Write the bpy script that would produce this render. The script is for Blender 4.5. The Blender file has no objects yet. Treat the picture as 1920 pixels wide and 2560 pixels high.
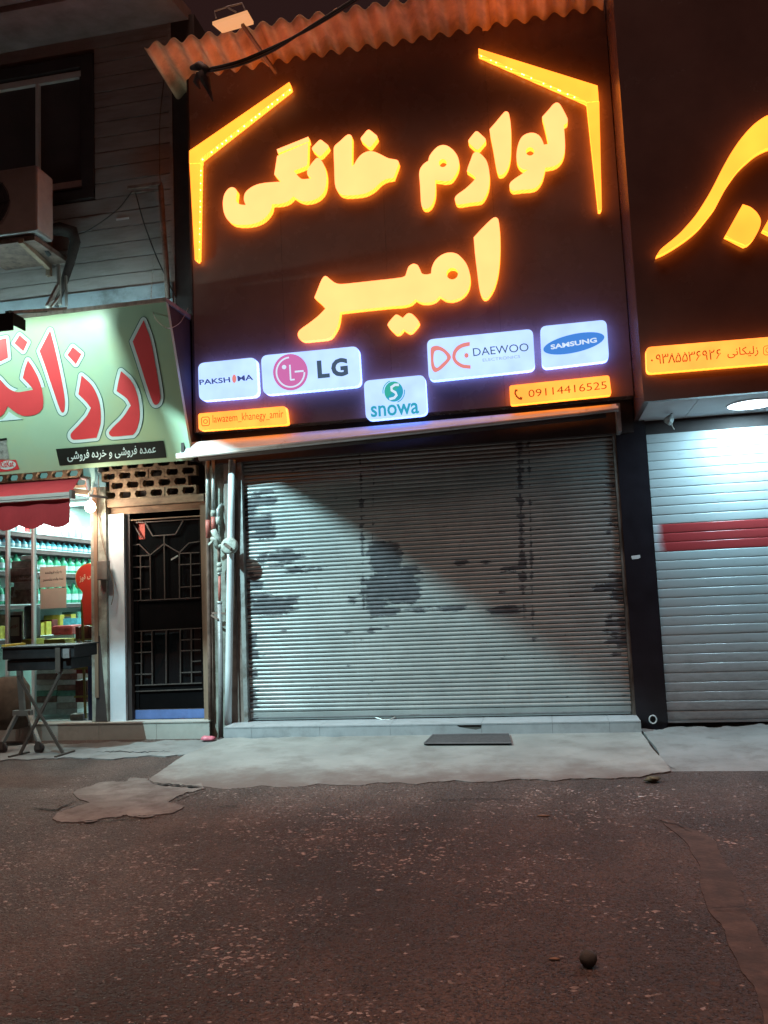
import bpy, bmesh, math, random
from math import radians, sin, cos, pi
from mathutils import Vector, Matrix
from mathutils.geometry import tessellate_polygon

random.seed(7)
sc = bpy.context.scene
COL = sc.collection

# ------------------------------------------------------------------ camera
F, W0, H0 = 2100.0, 1920.0, 2560.0           # focal length in photograph pixels
YAW, PITCH, ROLL = radians(10.642), radians(5.793), radians(-2.510)
CAM = Vector((0.0, -7.75, 1.255))
_fw = Vector((-sin(YAW) * cos(PITCH), cos(YAW) * cos(PITCH), sin(PITCH)))
_r0 = Vector((cos(YAW), sin(YAW), 0)); _u0 = _r0.cross(_fw)
RT = cos(ROLL) * _r0 + sin(ROLL) * _u0
UP = -sin(ROLL) * _r0 + cos(ROLL) * _u0
cam = bpy.data.cameras.new('camera'); camo = bpy.data.objects.new('camera', cam); COL.objects.link(camo)
cam.sensor_fit = 'VERTICAL'; cam.sensor_height = 24.0; cam.lens = 24.0 * F / H0
cam.clip_end = 400; cam.clip_start = 0.05
m3 = Matrix((RT, UP, -_fw)).transposed()
camo.matrix_world = Matrix.Translation(CAM) @ m3.to_4x4()
sc.camera = camo

# ------------------------------------------------------------------ world, dim street glow, exposure
w = bpy.data.worlds.new('World'); sc.world = w; w.use_nodes = True
nt = w.node_tree; nt.nodes.clear()
sky = nt.nodes.new('ShaderNodeTexSky'); sky.sky_type = 'NISHITA'; sky.sun_disc = False
sky.sun_elevation = radians(-3); sky.sun_rotation = radians(200)
b1 = nt.nodes.new('ShaderNodeBackground'); b1.inputs['Strength'].default_value = 0.02
b2 = nt.nodes.new('ShaderNodeBackground'); b2.inputs['Color'].default_value = (0.021, 0.0085, 0.0075, 1); b2.inputs['Strength'].default_value = 1.0
ad = nt.nodes.new('ShaderNodeAddShader'); wo = nt.nodes.new('ShaderNodeOutputWorld')
nt.links.new(sky.outputs[0], b1.inputs['Color']); nt.links.new(b1.outputs[0], ad.inputs[0]); nt.links.new(b2.outputs[0], ad.inputs[1])
nt.links.new(ad.outputs[0], wo.inputs[0])
sl = bpy.data.lights.new('street_glow', 'SUN'); sl.energy = 2.2; sl.angle = radians(50); sl.color = (1.0, 0.57, 0.44)
slo = bpy.data.objects.new('street_glow', sl); COL.objects.link(slo)
slo.rotation_euler = (Vector((0.10, 0.14, -1.0))).to_track_quat('-Z', 'Y').to_euler()
sc.view_settings.view_transform = 'Standard'; sc.view_settings.look = 'None'
sc.view_settings.gamma = 1.0; sc.view_settings.use_curve_mapping = False
sc.view_settings.exposure = 0.0
sc.render.engine = 'CYCLES'
sc.cycles.use_denoising = True
sc.cycles.max_bounces = 6; sc.cycles.sample_clamp_indirect = 4.0
sc.cycles.caustics_reflective = False; sc.cycles.caustics_refractive = False

# ------------------------------------------------------------------ helpers
def ray(px, py):
    return (px - 960) * RT - (py - 1280) * UP + F * _fw
def at(px, py, Y=0.0):
    d = ray(px, py); return CAM + d * ((Y - CAM.y) / d.y)
def gnd(px, py, z=0.0):
    d = ray(px, py); return CAM + d * ((z - CAM.z) / d.z)
def hit(px, py, P, n):
    d = ray(px, py); return CAM + d * ((P - CAM).dot(n) / d.dot(n))

def tag(o, label=None, cat=None, group=None, kind=None):
    if label: o['label'] = label
    if cat: o['category'] = cat
    if group: o['group'] = group
    if kind: o['kind'] = kind
    return o
def link(name, me, mat=None, parent=None):
    o = bpy.data.objects.new(name, me)
    if mat is not None and me is not None and not me.materials: me.materials.append(M[mat] if isinstance(mat, str) else mat)
    COL.objects.link(o)
    if parent is not None:
        o.parent = parent
        o.matrix_parent_inverse = parent.matrix_basis.inverted()
    return o
def thing(name, label, cat, loc=(0, 0, 0), group=None):
    o = bpy.data.objects.new(name, None); COL.objects.link(o); o.location = loc
    o.empty_display_size = 0.1
    return tag(o, label, cat, group)

class MB:
    def __init__(s): s.v = []; s.f = []
    def add(s, vs, fs):
        n = len(s.v); s.v += [tuple(v) for v in vs]; s.f += [tuple(i + n for i in f) for f in fs]; return s
    def box(s, x0, x1, y0, y1, z0, z1):
        return s.add([(x0,y0,z0),(x1,y0,z0),(x1,y1,z0),(x0,y1,z0),(x0,y0,z1),(x1,y0,z1),(x1,y1,z1),(x0,y1,z1)],
                     [(3,2,1,0),(4,5,6,7),(0,1,5,4),(1,2,6,5),(2,3,7,6),(3,0,4,7)])
    def hexa(s, p):   # eight corner points, bottom ring then top ring
        return s.add(p, [(3,2,1,0),(4,5,6,7),(0,1,5,4),(1,2,6,5),(2,3,7,6),(3,0,4,7)])
    def bar(s, a, b, w, h=None, up=(0, 0, 1)):
        a = Vector(a); b = Vector(b); h = h or w
        d = (b - a).normalized(); u = Vector(up)
        if abs(d.dot(u)) > .95: u = Vector((0, 1, 0))
        r = d.cross(u).normalized() * w / 2; u = r.cross(d).normalized() * h / 2
        return s.hexa([a - r - u, a + r - u, b + r - u, b - r - u, a - r + u, a + r + u, b + r + u, b - r + u])
    def tube(s, pts, r, n=8, cap=True):
        pts = [Vector(p) for p in pts]; k = len(pts); rs = r if isinstance(r, (list, tuple)) else [r] * k
        base = len(s.v); prev = None
        for i, p in enumerate(pts):
            d = (pts[min(i + 1, k - 1)] - pts[max(i - 1, 0)]).normalized()
            if prev is None:
                a = Vector((0, 0, 1)) if abs(d.z) < .9 else Vector((0, 1, 0)); prev = d.cross(a).normalized()
            prev = (prev - d * prev.dot(d)).normalized(); c = d.cross(prev)
            for j in range(n):
                t = 2 * pi * j / n; s.v.append(tuple(p + (prev * cos(t) + c * sin(t)) * rs[i]))
        for i in range(k - 1):
            for j in range(n):
                s.f.append((base + i*n + j, base + i*n + (j+1) % n, base + (i+1)*n + (j+1) % n, base + (i+1)*n + j))
        if cap:
            s.f.append(tuple(base + j for j in reversed(range(n)))); s.f.append(tuple(base + (k-1)*n + j for j in range(n)))
        return s
    def lathe(s, prof, c=(0, 0, 0), n=12):
        base = len(s.v); c = Vector(c)
        for (r, z) in prof:
            for j in range(n):
                t = 2 * pi * j / n; s.v.append((c.x + r * cos(t), c.y + r * sin(t), c.z + z))
        for i in range(len(prof) - 1):
            for j in range(n):
                s.f.append((base + i*n + j, base + i*n + (j+1) % n, base + (i+1)*n + (j+1) % n, base + (i+1)*n + j))
        s.f.append(tuple(base + j for j in reversed(range(n)))); s.f.append(tuple(base + (len(prof)-1)*n + j for j in range(n)))
        return s
    def mesh(s, name='m', smooth=False):
        me = bpy.data.meshes.new(name); me.from_pydata(s.v, [], s.f); me.update()
        if smooth: me.shade_smooth()
        return me
    def build(s, name, mat, parent=None, smooth=False, bevel=0):
        me = s.mesh(name, smooth)
        if bevel:
            bm = bmesh.new(); bm.from_mesh(me)
            bmesh.ops.recalc_face_normals(bm, faces=bm.faces)
            bmesh.ops.bevel(bm, geom=[e for e in bm.edges], offset=bevel, segments=2, affect='EDGES', profile=0.6)
            bm.to_mesh(me); bm.free()
        return link(name, me, mat, parent)

def smooth_loop(pts, n=4):
    """closed Catmull-Rom through pts; a third element marks a sharp corner"""
    k = len(pts); out = []
    P = [Vector(p[:2]) for p in pts]; C = [len(p) > 2 for p in pts]
    for i in range(k):
        p0, p1, p2, p3 = P[i-1], P[i], P[(i+1) % k], P[(i+2) % k]
        if C[i] and C[(i+1) % k]: out.append(p1); continue
        L = (p2 - p1).length
        def tan(a, b, c):
            t = (c - a); l = t.length
            return t / l * L if l > 1e-6 else Vector((0, 0))
        t1 = (p2 - p1) if C[i] else tan(p0, p1, p2)
        t2 = (p2 - p1) if C[(i+1) % k] else tan(p1, p2, p3)
        for j in range(n):
            t = j / n; h = t*t*(3-2*t)
            out.append(p1*(1-h) + p2*h + t1*(t**3-2*t*t+t)*.85 + t2*(t**3-t*t)*.85)
    return out
def circle_loop(cx, cy, rx, ry=None, n=24, rot=0.0):
    ry = ry or rx; o = []
    for i in range(n):
        t = 2*pi*i/n; x = rx*cos(t); y = ry*sin(t)
        o.append(Vector((cx + x*cos(rot) - y*sin(rot), cy + x*sin(rot) + y*cos(rot))))
    return o
def diamond(top, right, bottom, left, r=0.22):
    P = [Vector(p) for p in (top, right, bottom, left)]; o = []
    for i in range(4):
        a, b, c = P[i-1], P[i], P[(i+1) % 4]
        s = b.lerp(a, r); e = b.lerp(c, r)
        for j in range(5):
            t = j/4; o.append(s*(1-t)**2 + b*2*t*(1-t) + e*t*t)
    return o
def area2(l): return sum(l[i-1].x*l[i].y - l[i].x*l[i-1].y for i in range(len(l)))
def ccw(l, pos=True):
    return l if (area2(l) > 0) == pos else list(reversed(l))

class Plane:
    """a surface in the scene; maps photograph pixels onto it, off = metres proud of it"""
    def __init__(s, P, n): s.P = Vector(P); s.n = Vector(n).normalized()
    def __call__(s, p, off=0.0):
        P = s.P + s.n * off
        return hit(p[0], p[1], P, s.n)
def YP(Y): return Plane((0, Y, 0), (0, -1, 0))

def flat(name, loops, pl, off, mat, parent, thick=0.0):
    """filled outline (first loop outer, others holes) lying on a plane"""
    v3 = []; l3 = []
    for l in loops:
        q = [pl(p, off) for p in l]; l3.append(q); v3 += q
    # 2D basis
    ex = Vector((1, 0, 0)); ey = pl.n.cross(ex); 
    l2 = [[Vector((p.dot(ex), p.dot(ey), 0)) for p in q] for q in l3]
    tris = tessellate_polygon(l2)
    fs = []
    for t in tris:
        a, b, c = (v3[i] for i in t)
        nn = (b - a).cross(c - a)
        fs.append(tuple(t) if nn.dot(pl.n) > 0 else tuple(reversed(t)))
    mb = MB(); mb.add(v3, fs)
    if thick:
        for q in l3:
            b = [p - pl.n * thick for p in q]; k = len(q)
            mb.add(q + b, [(i, (i+1) % k, k + (i+1) % k, k + i) for i in range(k)])
    return mb.build(name, mat, parent)
def wall_of(name, loops, pl, off, depth, mat, parent, rib=0.0):
    """the side return that runs round an outline"""
    mb = MB()
    for l in loops:
        q = [pl(p, off) for p in l]; k = len(q)
        if rib:
            # resample densely so the perforated strip shows its ribs
            qq = []
            for i in range(k):
                a, b = q[i], q[(i+1) % k]; m = max(1, int((b-a).length / rib))
                qq += [a.lerp(b, j/m) for j in range(m)]
            q = qq; k = len(q)
        b = [p - pl.n * depth for p in q]
        mb.add(q + b, [(i, (i+1) % k, k + (i+1) % k, k + i) for i in range(k)])
    return mb.build(name, mat, parent)
def ribbon(pts, wd, closed=False):
    P = [Vector(p) for p in pts]; k = len(P); L = []; R = []
    for i in range(k):
        if closed: a, c = P[i-1], P[(i+1) % k]
        else: a, c = P[max(i-1, 0)], P[min(i+1, k-1)]
        d = (c - a).normalized(); n = Vector((-d.y, d.x)) * wd/2
        L.append(P[i] + n); R.append(P[i] - n)
    return L, R
def stroke(name, pts, wd, pl, off, mat, parent, closed=False):
    L, R = ribbon(pts, wd, closed); k = len(L)
    v = [pl(p, off) for p in L + R]; m = k if closed else k-1
    fs = [(i, (i+1) % k, k + (i+1) % k, k + i) for i in range(m)]
    out = []
    for f in fs:
        a, b, c = v[f[0]], v[f[1]], v[f[2]]
        out.append(f if (b-a).cross(c-a).dot(pl.n) > 0 else tuple(reversed(f)))
    return MB().add(v, out).build(name, mat, parent)
def grow(l, d):
    """offset a closed outline by d pixels outward"""
    l = ccw(l); k = len(l); o = []
    for i in range(k):
        a, b, c = l[i-1], l[i], l[(i+1) % k]
        d1 = (b-a); d2 = (c-b)
        if d1.length < 1e-5 or d2.length < 1e-5: continue
        d1.normalize(); d2.normalize()
        n1 = Vector((d1.y, -d1.x)); n2 = Vector((d2.y, -d2.x))
        cr = d1.x*d2.y - d1.y*d2.x
        if cr > 0.25:      # convex corner: round it
            a1 = math.atan2(n1.y, n1.x); a2 = math.atan2(n2.y, n2.x)
            if a2 < a1: a2 += 2*pi
            for j in range(5):
                t = a1 + (a2-a1)*j/4; o.append(b + Vector((cos(t), sin(t))) * d)
        else:
            n = (n1+n2); n.normalize(); s = max(0.45, n.dot(n1)); o.append(b + n * min(d/s, d*1.6))
    return o

_txt = {}
def text_raw(body, bold=0.0):
    key = (body, bold)
    if key in _txt: return _txt[key]
    c = bpy.data.curves.new('t', 'FONT'); c.body = body; c.offset = bold; c.resolution_u = 3; c.fill_mode = 'FRONT'
    o = bpy.data.objects.new('t', c); COL.objects.link(o)
    dg = bpy.context.evaluated_depsgraph_get(); dg.update()
    me = o.evaluated_get(dg).to_mesh()
    v = [tuple(x.co) for x in me.vertices]; f = [tuple(p.vertices) for p in me.polygons]
    o.evaluated_get(dg).to_mesh_clear(); bpy.data.objects.remove(o); bpy.data.curves.remove(c)
    _txt[key] = (v, f); return v, f
def text(name, body, pl, off, quad, mat, parent, bold=0.0):
    """text stretched over a pixel quad: (bottom left, bottom right, top left)"""
    v, f = text_raw(body, bold)
    x0 = min(p[0] for p in v); x1 = max(p[0] for p in v); y0 = min(p[1] for p in v); y1 = max(p[1] for p in v)
    A, B, Cc = (pl(p, off) for p in quad)
    ex = (B - A) / (x1 - x0); ey = (Cc - A) / (y1 - y0)
    vs = [A + ex*(p[0]-x0) + ey*(p[1]-y0) for p in v]
    fs = []
    for q in f:
        a, b, c = vs[q[0]], vs[q[1]], vs[q[2]]
        fs.append(q if (b-a).cross(c-a).dot(pl.n) > 0 else tuple(reversed(q)))
    return MB().add(vs, fs).build(name, mat, parent)

# ------------------------------------------------------------------ materials
M = {}
def newmat(name):
    m = bpy.data.materials.new(name); m.use_nodes = True; M[name] = m
    return m, m.node_tree, m.node_tree.nodes['Principled BSDF']
def nd(nt, t, **kw):
    n = nt.nodes.new(t)
    for k, v in kw.items(): setattr(n, k, v)
    return n
def pos(nt, scale=(1, 1, 1)):
    g = nd(nt, 'ShaderNodeNewGeometry'); mp = nd(nt, 'ShaderNodeMapping'); mp.inputs['Scale'].default_value = scale
    nt.links.new(g.outputs['Position'], mp.inputs['Vector']); return mp.outputs[0]
def noise(nt, scale, detail=4, vec=None, rough=.6):
    n = nd(nt, 'ShaderNodeTexNoise'); n.inputs['Scale'].default_value = scale; n.inputs['Detail'].default_value = detail
    n.inputs['Roughness'].default_value = rough
    nt.links.new(vec if vec is not None else pos(nt), n.inputs['Vector']); return n.outputs['Fac']
def ramp(nt, fac, stops):
    r = nd(nt, 'ShaderNodeValToRGB'); e = r.color_ramp.elements
    while len(e) < len(stops): e.new(0.5)
    for i, (p, c) in enumerate(stops):
        e[i].position = p; e[i].color = (*c, 1) if len(c) == 3 else c
    nt.links.new(fac, r.inputs[0]); return r.outputs[0]
def mix(nt, fac, a, b, mode='MIX'):
    n = nd(nt, 'ShaderNodeMix', data_type='RGBA', blend_type=mode)
    for s, v in ((n.inputs['Factor'], fac), (n.inputs['A'], a), (n.inputs['B'], b)):
        if isinstance(v, (int, float)): s.default_value = v
        elif isinstance(v, tuple): s.default_value = (*v, 1) if len(v) == 3 else v
        else: nt.links.new(v, s)
    return n.outputs['Result']
def mth(nt, op, a, b=0.0, c=0.0):
    n = nd(nt, 'ShaderNodeMath', operation=op)
    for i, v in enumerate((a, b, c)):
        if isinstance(v, (int, float)): n.inputs[i].default_value = v
        else: nt.links.new(v, n.inputs[i])
    return n.outputs[0]
def bump(nt, p, h, strength=.3, dist=.01):
    b = nd(nt, 'ShaderNodeBump'); b.inputs['Strength'].default_value = strength; b.inputs['Distance'].default_value = dist
    nt.links.new(h, b.inputs['Height']); nt.links.new(b.outputs[0], p.inputs['Normal'])
def pm(name, col, rough=.6, metal=0.0, var=.25, vscale=6.0, stretch=(1, 1, 1), dirt=None, dscale=2.0, dlow=.5, dhigh=.7, bmp=0.0, bscale=60, spec=.5):
    """painted, worn surface: two scales of tone, optional dirt colour, fine relief"""
    m, nt, p = newmat(name)
    v = pos(nt, stretch)
    n1 = noise(nt, vscale, 5, v)
    lo = tuple(c*(1-var) for c in col); hi = tuple(min(1, c*(1+var)) for c in col)
    c = ramp(nt, n1, [(.3, lo), (.7, hi)])
    if dirt:
        n2 = noise(nt, dscale, 8, v, .7)
        c = mix(nt, ramp(nt, n2, [(dlow, (0,0,0)), (dhigh, (1,1,1))]), c, dirt)
    nt.links.new(c, p.inputs['Base Color'])
    p.inputs['Roughness'].default_value = rough; p.inputs['Metallic'].default_value = metal
    p.inputs['Specular IOR Level'].default_value = spec
    if bmp: bump(nt, p, noise(nt, bscale, 3), bmp, .006)
    return m
def em(name, col, strength=1.0, base=(.5, .5, .5), var=0.0, vscale=5.0):
    m, nt, p = newmat(name)
    p.inputs['Base Color'].default_value = (*[x*.2 for x in base], 1); p.inputs['Roughness'].default_value = .75; p.inputs['Specular IOR Level'].default_value = .2
    p.inputs['Emission Strength'].default_value = strength
    if var:
        n = noise(nt, vscale, 2)
        lo = tuple(c*(1-var) for c in col); hi = tuple(c*(1+var) for c in col)
        nt.links.new(ramp(nt, n, [(.3, lo), (.7, hi)]), p.inputs['Emission Color'])
    else: p.inputs['Emission Color'].default_value = (*col, 1)
    return m

# light-giving faces
em('letter_face', (3.6, .82, .27), 1.0, (.6, .5, .3), .06, 2.2)
def ribbed(name, hi, lo, strength):
    m, nt, p = newmat(name)
    wv = nd(nt, 'ShaderNodeTexWave', wave_type='BANDS', bands_direction='DIAGONAL'); wv.inputs['Scale'].default_value = 14
    wv.inputs['Distortion'].default_value = 1.5
    nt.links.new(pos(nt), wv.inputs[0])
    nt.links.new(ramp(nt, wv.outputs['Fac'], [(.25, lo), (.7, hi)]), p.inputs['Emission Color'])
    p.inputs['Emission Strength'].default_value = strength; p.inputs['Base Color'].default_value = (.3, .25, .15, 1)
ribbed('letter_return', (4.8, 1.08, .09), (3.2, .72, .05), 1.0)
em('bar_face', (3.0, .68, .06), 1.0, (.6, .5, .2), .15, 2.0)
em('strip_face', (2.6, .60, .085), 1.0, (.6, .5, .2), .14, 4.0)
em('box_white', (.58, .84, 1.5), 1.0, (.7, .7, .7), .10, 4.0)
ribbed('box_return', (1.0, 1.6, 6.0), (.6, 1.0, 4.0), 1.0)
em('logo_pink', (.62, .16, .42), 1.0, (.5, .2, .4))
em('logo_red', (.80, .26, .24), 1.0, (.6, .2, .2))
em('logo_white', (.68, .82, 1.0), 1.0, (.8, .8, .8))
em('logo_blue', (.06, .24, .72), 1.0, (.05, .2, .6))
em('logo_navy', (.05, .07, .24), 1.0, (.03, .05, .2))
em('logo_grey', (.06, .10, .16), 1.0, (.05, .07, .1))
em('logo_pale_grey', (.26, .34, .40), 1.0, (.3, .3, .3))
em('logo_teal', (.03, .36, .52), 1.0, (.03, .3, .4))
em('logo_green', (.04, .42, .34), 1.0, (.05, .4, .3))
em('strip_print', (.28, .055, .008), 1.0, (.1, .04, .01))
em('led_spark', (6, 4.2, 1.6), 1.0)
em('downlight', (5.5, 6.5, 7.0), 1.0)
em('tube_light', (4.6, 6.2, 6.0), 1.0)
em('warm_glow_panel', (.80, .36, .15), 1.0, (.8, .8, .8))  # warm emission put in to brighten the panel face
em('sign_tube', (18, 31, 32), 1.0)
em('bulb_light', (9.0, 8.0, 5.2), 1.0)

# cladding: dark glossy composite sheet
m, nt, p = newmat('cladding')
c = ramp(nt, noise(nt, 1.6, 6), [(.35, (.095, .055, .050)), (.7, (.135, .078, .070))])
nt.links.new(c, p.inputs['Base Color'])
nt.links.new(ramp(nt, noise(nt, 3.0, 5), [(.3, (.16,)*3), (.75, (.30,)*3)]), p.inputs['Roughness'])
p.inputs['Specular IOR Level'].default_value = .5
m, nt, p = newmat('panel_clad')
c = ramp(nt, noise(nt, 1.6, 6), [(.35, (.215, .138, .118)), (.7, (.28, .180, .155))])
nt.links.new(c, p.inputs['Base Color'])
nt.links.new(ramp(nt, noise(nt, 3.0, 5), [(.3, (.20,)*3), (.75, (.34,)*3)]), p.inputs['Roughness'])
p.inputs['Specular IOR Level'].default_value = .42

pm('asbestos', (.88, .52, .30), .9, var=.25, vscale=5, dirt=(.46, .25, .14), dscale=3, dlow=.5, dhigh=.75, bmp=.4)
pm('siding', (.31, .26, .245), .75, var=.18, vscale=3, stretch=(.6, 1, 3), dirt=(.21, .17, .16), dscale=2.5, bmp=.15, bscale=120)
pm('eave', (.28, .22, .21), .85, var=.3, vscale=3)
pm('dark_trim', (.035, .025, .025), .7, var=.3)
pm('window_frame', (.60, .56, .53), .5, var=.1)
pm('ac_body', (.22, .20, .19), .55, var=.1, dirt=(.18, .14, .12), dscale=3)
pm('ac_side', (.42, .34, .31), .55, var=.12, dirt=(.2, .14, .12), dscale=3)
pm('black_metal', (.018, .016, .018), .45, var=.3)
pm('black_cable', (.012, .010, .010), .6)
pm('wood', (.24, .16, .11), .8, var=.35, vscale=8, stretch=(1, 1, .15), dirt=(.05, .03, .02), dscale=4)
pm('old_wood', (.20, .17, .15), .85, var=.35, vscale=14, stretch=(1, 1, .2))
pm('flashing', (.25, .27, .29), .5, var=.15, dirt=(.1, .1, .1))
pm('rust_pipe', (.16, .10, .08), .7, var=.4, vscale=12, dirt=(.06, .035, .025), dscale=8)
pm('galv', (.36, .37, .36), .45, .35, var=.2, vscale=10, dirt=(.14, .11, .09), dscale=6)
pm('red_paint', (.38, .10, .08), .55, var=.25, vscale=14, dirt=(.12, .05, .04), dscale=9)
pm('pvc', (.62, .66, .68), .4, var=.08, vscale=4, dirt=(.33, .33, .32), dscale=5, dlow=.6, dhigh=.8)
pm('valve', (.36, .37, .33), .6, var=.3, vscale=25, dirt=(.1, .09, .07), dscale=14)
pm('wall_plaster', (.30, .31, .27), .85, var=.2, vscale=5, dirt=(.14, .12, .10), dscale=4, dlow=.45, dhigh=.65, bmp=.3)
pm('jamb_wall', (.20, .16, .14), .85, var=.25, vscale=6, dirt=(.08, .06, .05), dscale=5, bmp=.3)
pm('white_jamb', (.62, .66, .72), .55, var=.08, vscale=5, dirt=(.35, .35, .36), dscale=6, dlow=.62, dhigh=.8)
pm('block', (.26, .18, .12), .9, var=.3, vscale=20, dirt=(.10, .06, .04), dscale=9, dlow=.42, dhigh=.62, bmp=.5)
pm('beam', (.26, .17, .11), .8, var=.35, vscale=9, stretch=(.3, 1, 1), dirt=(.07, .04, .03), dscale=5, dlow=.45, dhigh=.65)
pm('door_black', (.004, .0035, .004), .5, var=.3, spec=.06)
pm('door_bar', (.075, .060, .055), .45, .2, var=.3, vscale=20)
pm('blue_plate', (.09, .15, .36), .55, var=.2, vscale=8, dirt=(.2, .22, .28), dscale=10, dlow=.62, dhigh=.75)
pm('red_card', (.50, .07, .05), .6)
pm('step_tile', (.42, .41, .38), .5, var=.08, vscale=9, dirt=(.25, .23, .20), dscale=4, dlow=.55, dhigh=.8)
pm('step_tile_grey', (.36, .37, .39), .5, var=.10, vscale=9, dirt=(.22, .22, .22), dscale=4, dlow=.55, dhigh=.8)
pm('mortar', (.10, .09, .08), .9)
pm('rubber_mat', (.060, .055, .058), .85, var=.25, vscale=30, bmp=.4, bscale=180)
pm('mat_edge', (.10, .095, .10), .7)
pm('awning_sheet', (.58, .58, .58), .38, .15, var=.10, vscale=4, stretch=(1, 1, 1), dirt=(.30, .28, .26), dscale=7, dlow=.58, dhigh=.78)
pm('grey_steel', (.26, .26, .27), .5, .2, var=.2, dirt=(.10, .08, .07), dscale=6)
pm('rail', (.22, .19, .17), .55, .2, var=.3, vscale=7, stretch=(1, 1, .3), dirt=(.07, .05, .04), dscale=5, dlow=.45, dhigh=.6)
pm('soffit', (.52, .52, .54), .6, var=.06)
pm('pillar_black', (.016, .014, .020), .3, var=.3)
pm('sticker', (.75, .76, .78), .6, var=.05)
pm('cart_metal', (.03, .033, .036), .5, .3, var=.3, vscale=10, dirt=(.12, .08, .06), dscale=8, dlow=.6, dhigh=.75)
pm('cart_leg', (.10, .085, .075), .55, .2, var=.3)
pm('cart_back', (.20, .21, .20), .55, .1, var=.25)
pm('tyre', (.05, .04, .038), .7)
pm('yellow_cloth', (.55, .42, .06), .7, var=.2, vscale=20)
pm('awning_red', (.42, .030, .045), .75, var=.12, vscale=5, stretch=(1, .3, 1))
pm('white_alu', (.66, .68, .70), .4, .2, var=.05)
pm('paper', (.60, .58, .50), .8, var=.05, vscale=10)
pm('ink', (.10, .09, .08), .8)
pm('ink_red', (.45, .10, .08), .8)
pm('poster_red', (.48, .045, .028), .5, var=.08)
pm('poster_edge', (.62, .36, .12), .5)
pm('yellow_pole', (.62, .40, .03), .5, var=.1)
pm('print_cream', (.68, .50, .36), .6)
pm('shelf_board', (.10, .06, .06), .6)
pm('shelf_lip', (.55, .62, .64), .45)
pm('room_wall', (.46, .58, .55), .8, var=.1)
pm('room_floor', (.46, .50, .48), .4, var=.1)
pm('bottle_blue', (.10, .40, .52), .25, var=.35, vscale=25)
pm('bottle_label', (.60, .72, .78), .4, var=.2, vscale=30)
pm('bottle_green', (.05, .38, .22), .25, var=.35, vscale=25)
pm('carton_a', (.42, .36, .33), .7, var=.3, vscale=22)
pm('carton_b', (.22, .12, .10), .7, var=.4, vscale=25)
pm('carton_c', (.60, .62, .62), .7, var=.2, vscale=25)
pm('carton_d', (.12, .30, .24), .7, var=.3, vscale=25)
pm('pack_brown', (.24, .15, .12), .5, var=.6, vscale=18, dirt=(.45, .4, .36), dscale=12, dlow=.55, dhigh=.6)
pm('sack_cloth', (.07, .045, .03), .9, var=.4, vscale=12)
pm('pack_maroon', (.20, .04, .04), .4, var=.5, vscale=25)
pm('pack_red', (.50, .05, .05), .35, var=.4, vscale=20)
pm('pack_yellow', (.55, .45, .06), .5, var=.3, vscale=18)
pm('pack_dark', (.03, .03, .035), .4, var=.5, vscale=18)
pm('rack_yellow', (.45, .30, .06), .5, var=.2)
pm('blue_box', (.06, .11, .36), .5, var=.2, vscale=6)
pm('meter_grey', (.14, .13, .12), .5, var=.3)
pm('pink_plastic', (.62, .16, .22), .45, var=.25, vscale=30)
pm('stone_dark', (.045, .045, .04), .8, var=.4, vscale=20, bmp=.5)
m, nt, p = newmat('grit')
g_ = ramp(nt, noise(nt, .55, 6, pos(nt), .62), [(.36, (.060, .040, .036)), (.50, (.120, .080, .068)), (.64, (.22, .145, .115))])
g2 = ramp(nt, noise(nt, .9, 5, pos(nt, (1.0, .35, 1)), .6), [(.42, (0,)*3), (.60, (.75,)*3)])
g_ = mix(nt, g2, g_, (.045, .032, .029))
nt.links.new(mix(nt, ramp(nt, noise(nt, 40, 3), [(.35, (0,)*3), (.65, (.8,)*3)]), g_, mix(nt, .5, g_, (.02, .015, .014))), p.inputs['Base Color'])
p.inputs['Roughness'].default_value = .7
pm('pebble', (.25, .205, .19), .5, var=.8, vscale=9, spec=.4)
pm('dry_grass', (.10, .085, .05), .9, var=.4, vscale=40)
pm('twig', (.24, .15, .10), .8)
pm('print_green', (.36, .52, .38), .42, var=.05, vscale=2.0, dirt=(.42, .52, .32), dscale=.9, dlow=.42, dhigh=.66)
pm('print_red', (.66, .055, .065), .42, var=.05)
pm('print_white', (.60, .74, .76), .42, var=.03)
pm('print_teal', (.03, .14, .13), .42)
pm('print_black', (.010, .014, .012), .42)
pm('print_kraft', (.26, .28, .27), .42, var=.5, vscale=30)
pm('torn_cloth', (.035, .025, .022), .9, var=.4, vscale=20)
pm('lamp_case', (.003, .003, .003), .7, spec=.1)
pm('reflect_grey_glass', (.055, .042, .040), .3, var=.3, vscale=2)  # the pane's grey reflection is put into its base colour
pm('lamp_white', (.85, .80, .74), .4, var=.06)

m, nt, p = newmat('glass')
p.inputs['Base Color'].default_value = (.005, .006, .007, 1); p.inputs['Roughness'].default_value = .06
p.inputs['Specular IOR Level'].default_value = .6
m, nt, p = newmat('shop_glass')
tr = nd(nt, 'ShaderNodeBsdfTransparent'); gl = nd(nt, 'ShaderNodeBsdfGlossy'); gl.inputs['Roughness'].default_value = .03
ms = nd(nt, 'ShaderNodeMixShader'); fr = nd(nt, 'ShaderNodeFresnel'); fr.inputs[0].default_value = 1.3
tr.inputs[0].default_value = (.93, .98, .97, 1)
nt.links.new(fr.outputs[0], ms.inputs[0]); nt.links.new(tr.outputs[0], ms.inputs[1]); nt.links.new(gl.outputs[0], ms.inputs[2])
nt.links.new(ms.outputs[0], nt.nodes['Material Output'].inputs[0])
m, nt, p = newmat('teal_glow_pane')
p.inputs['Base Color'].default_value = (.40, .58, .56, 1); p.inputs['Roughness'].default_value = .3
p.inputs['Emission Color'].default_value = (.16, .42, .40, 1); p.inputs['Emission Strength'].default_value = .55  # pane glows by itself in place of the light behind it

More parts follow.
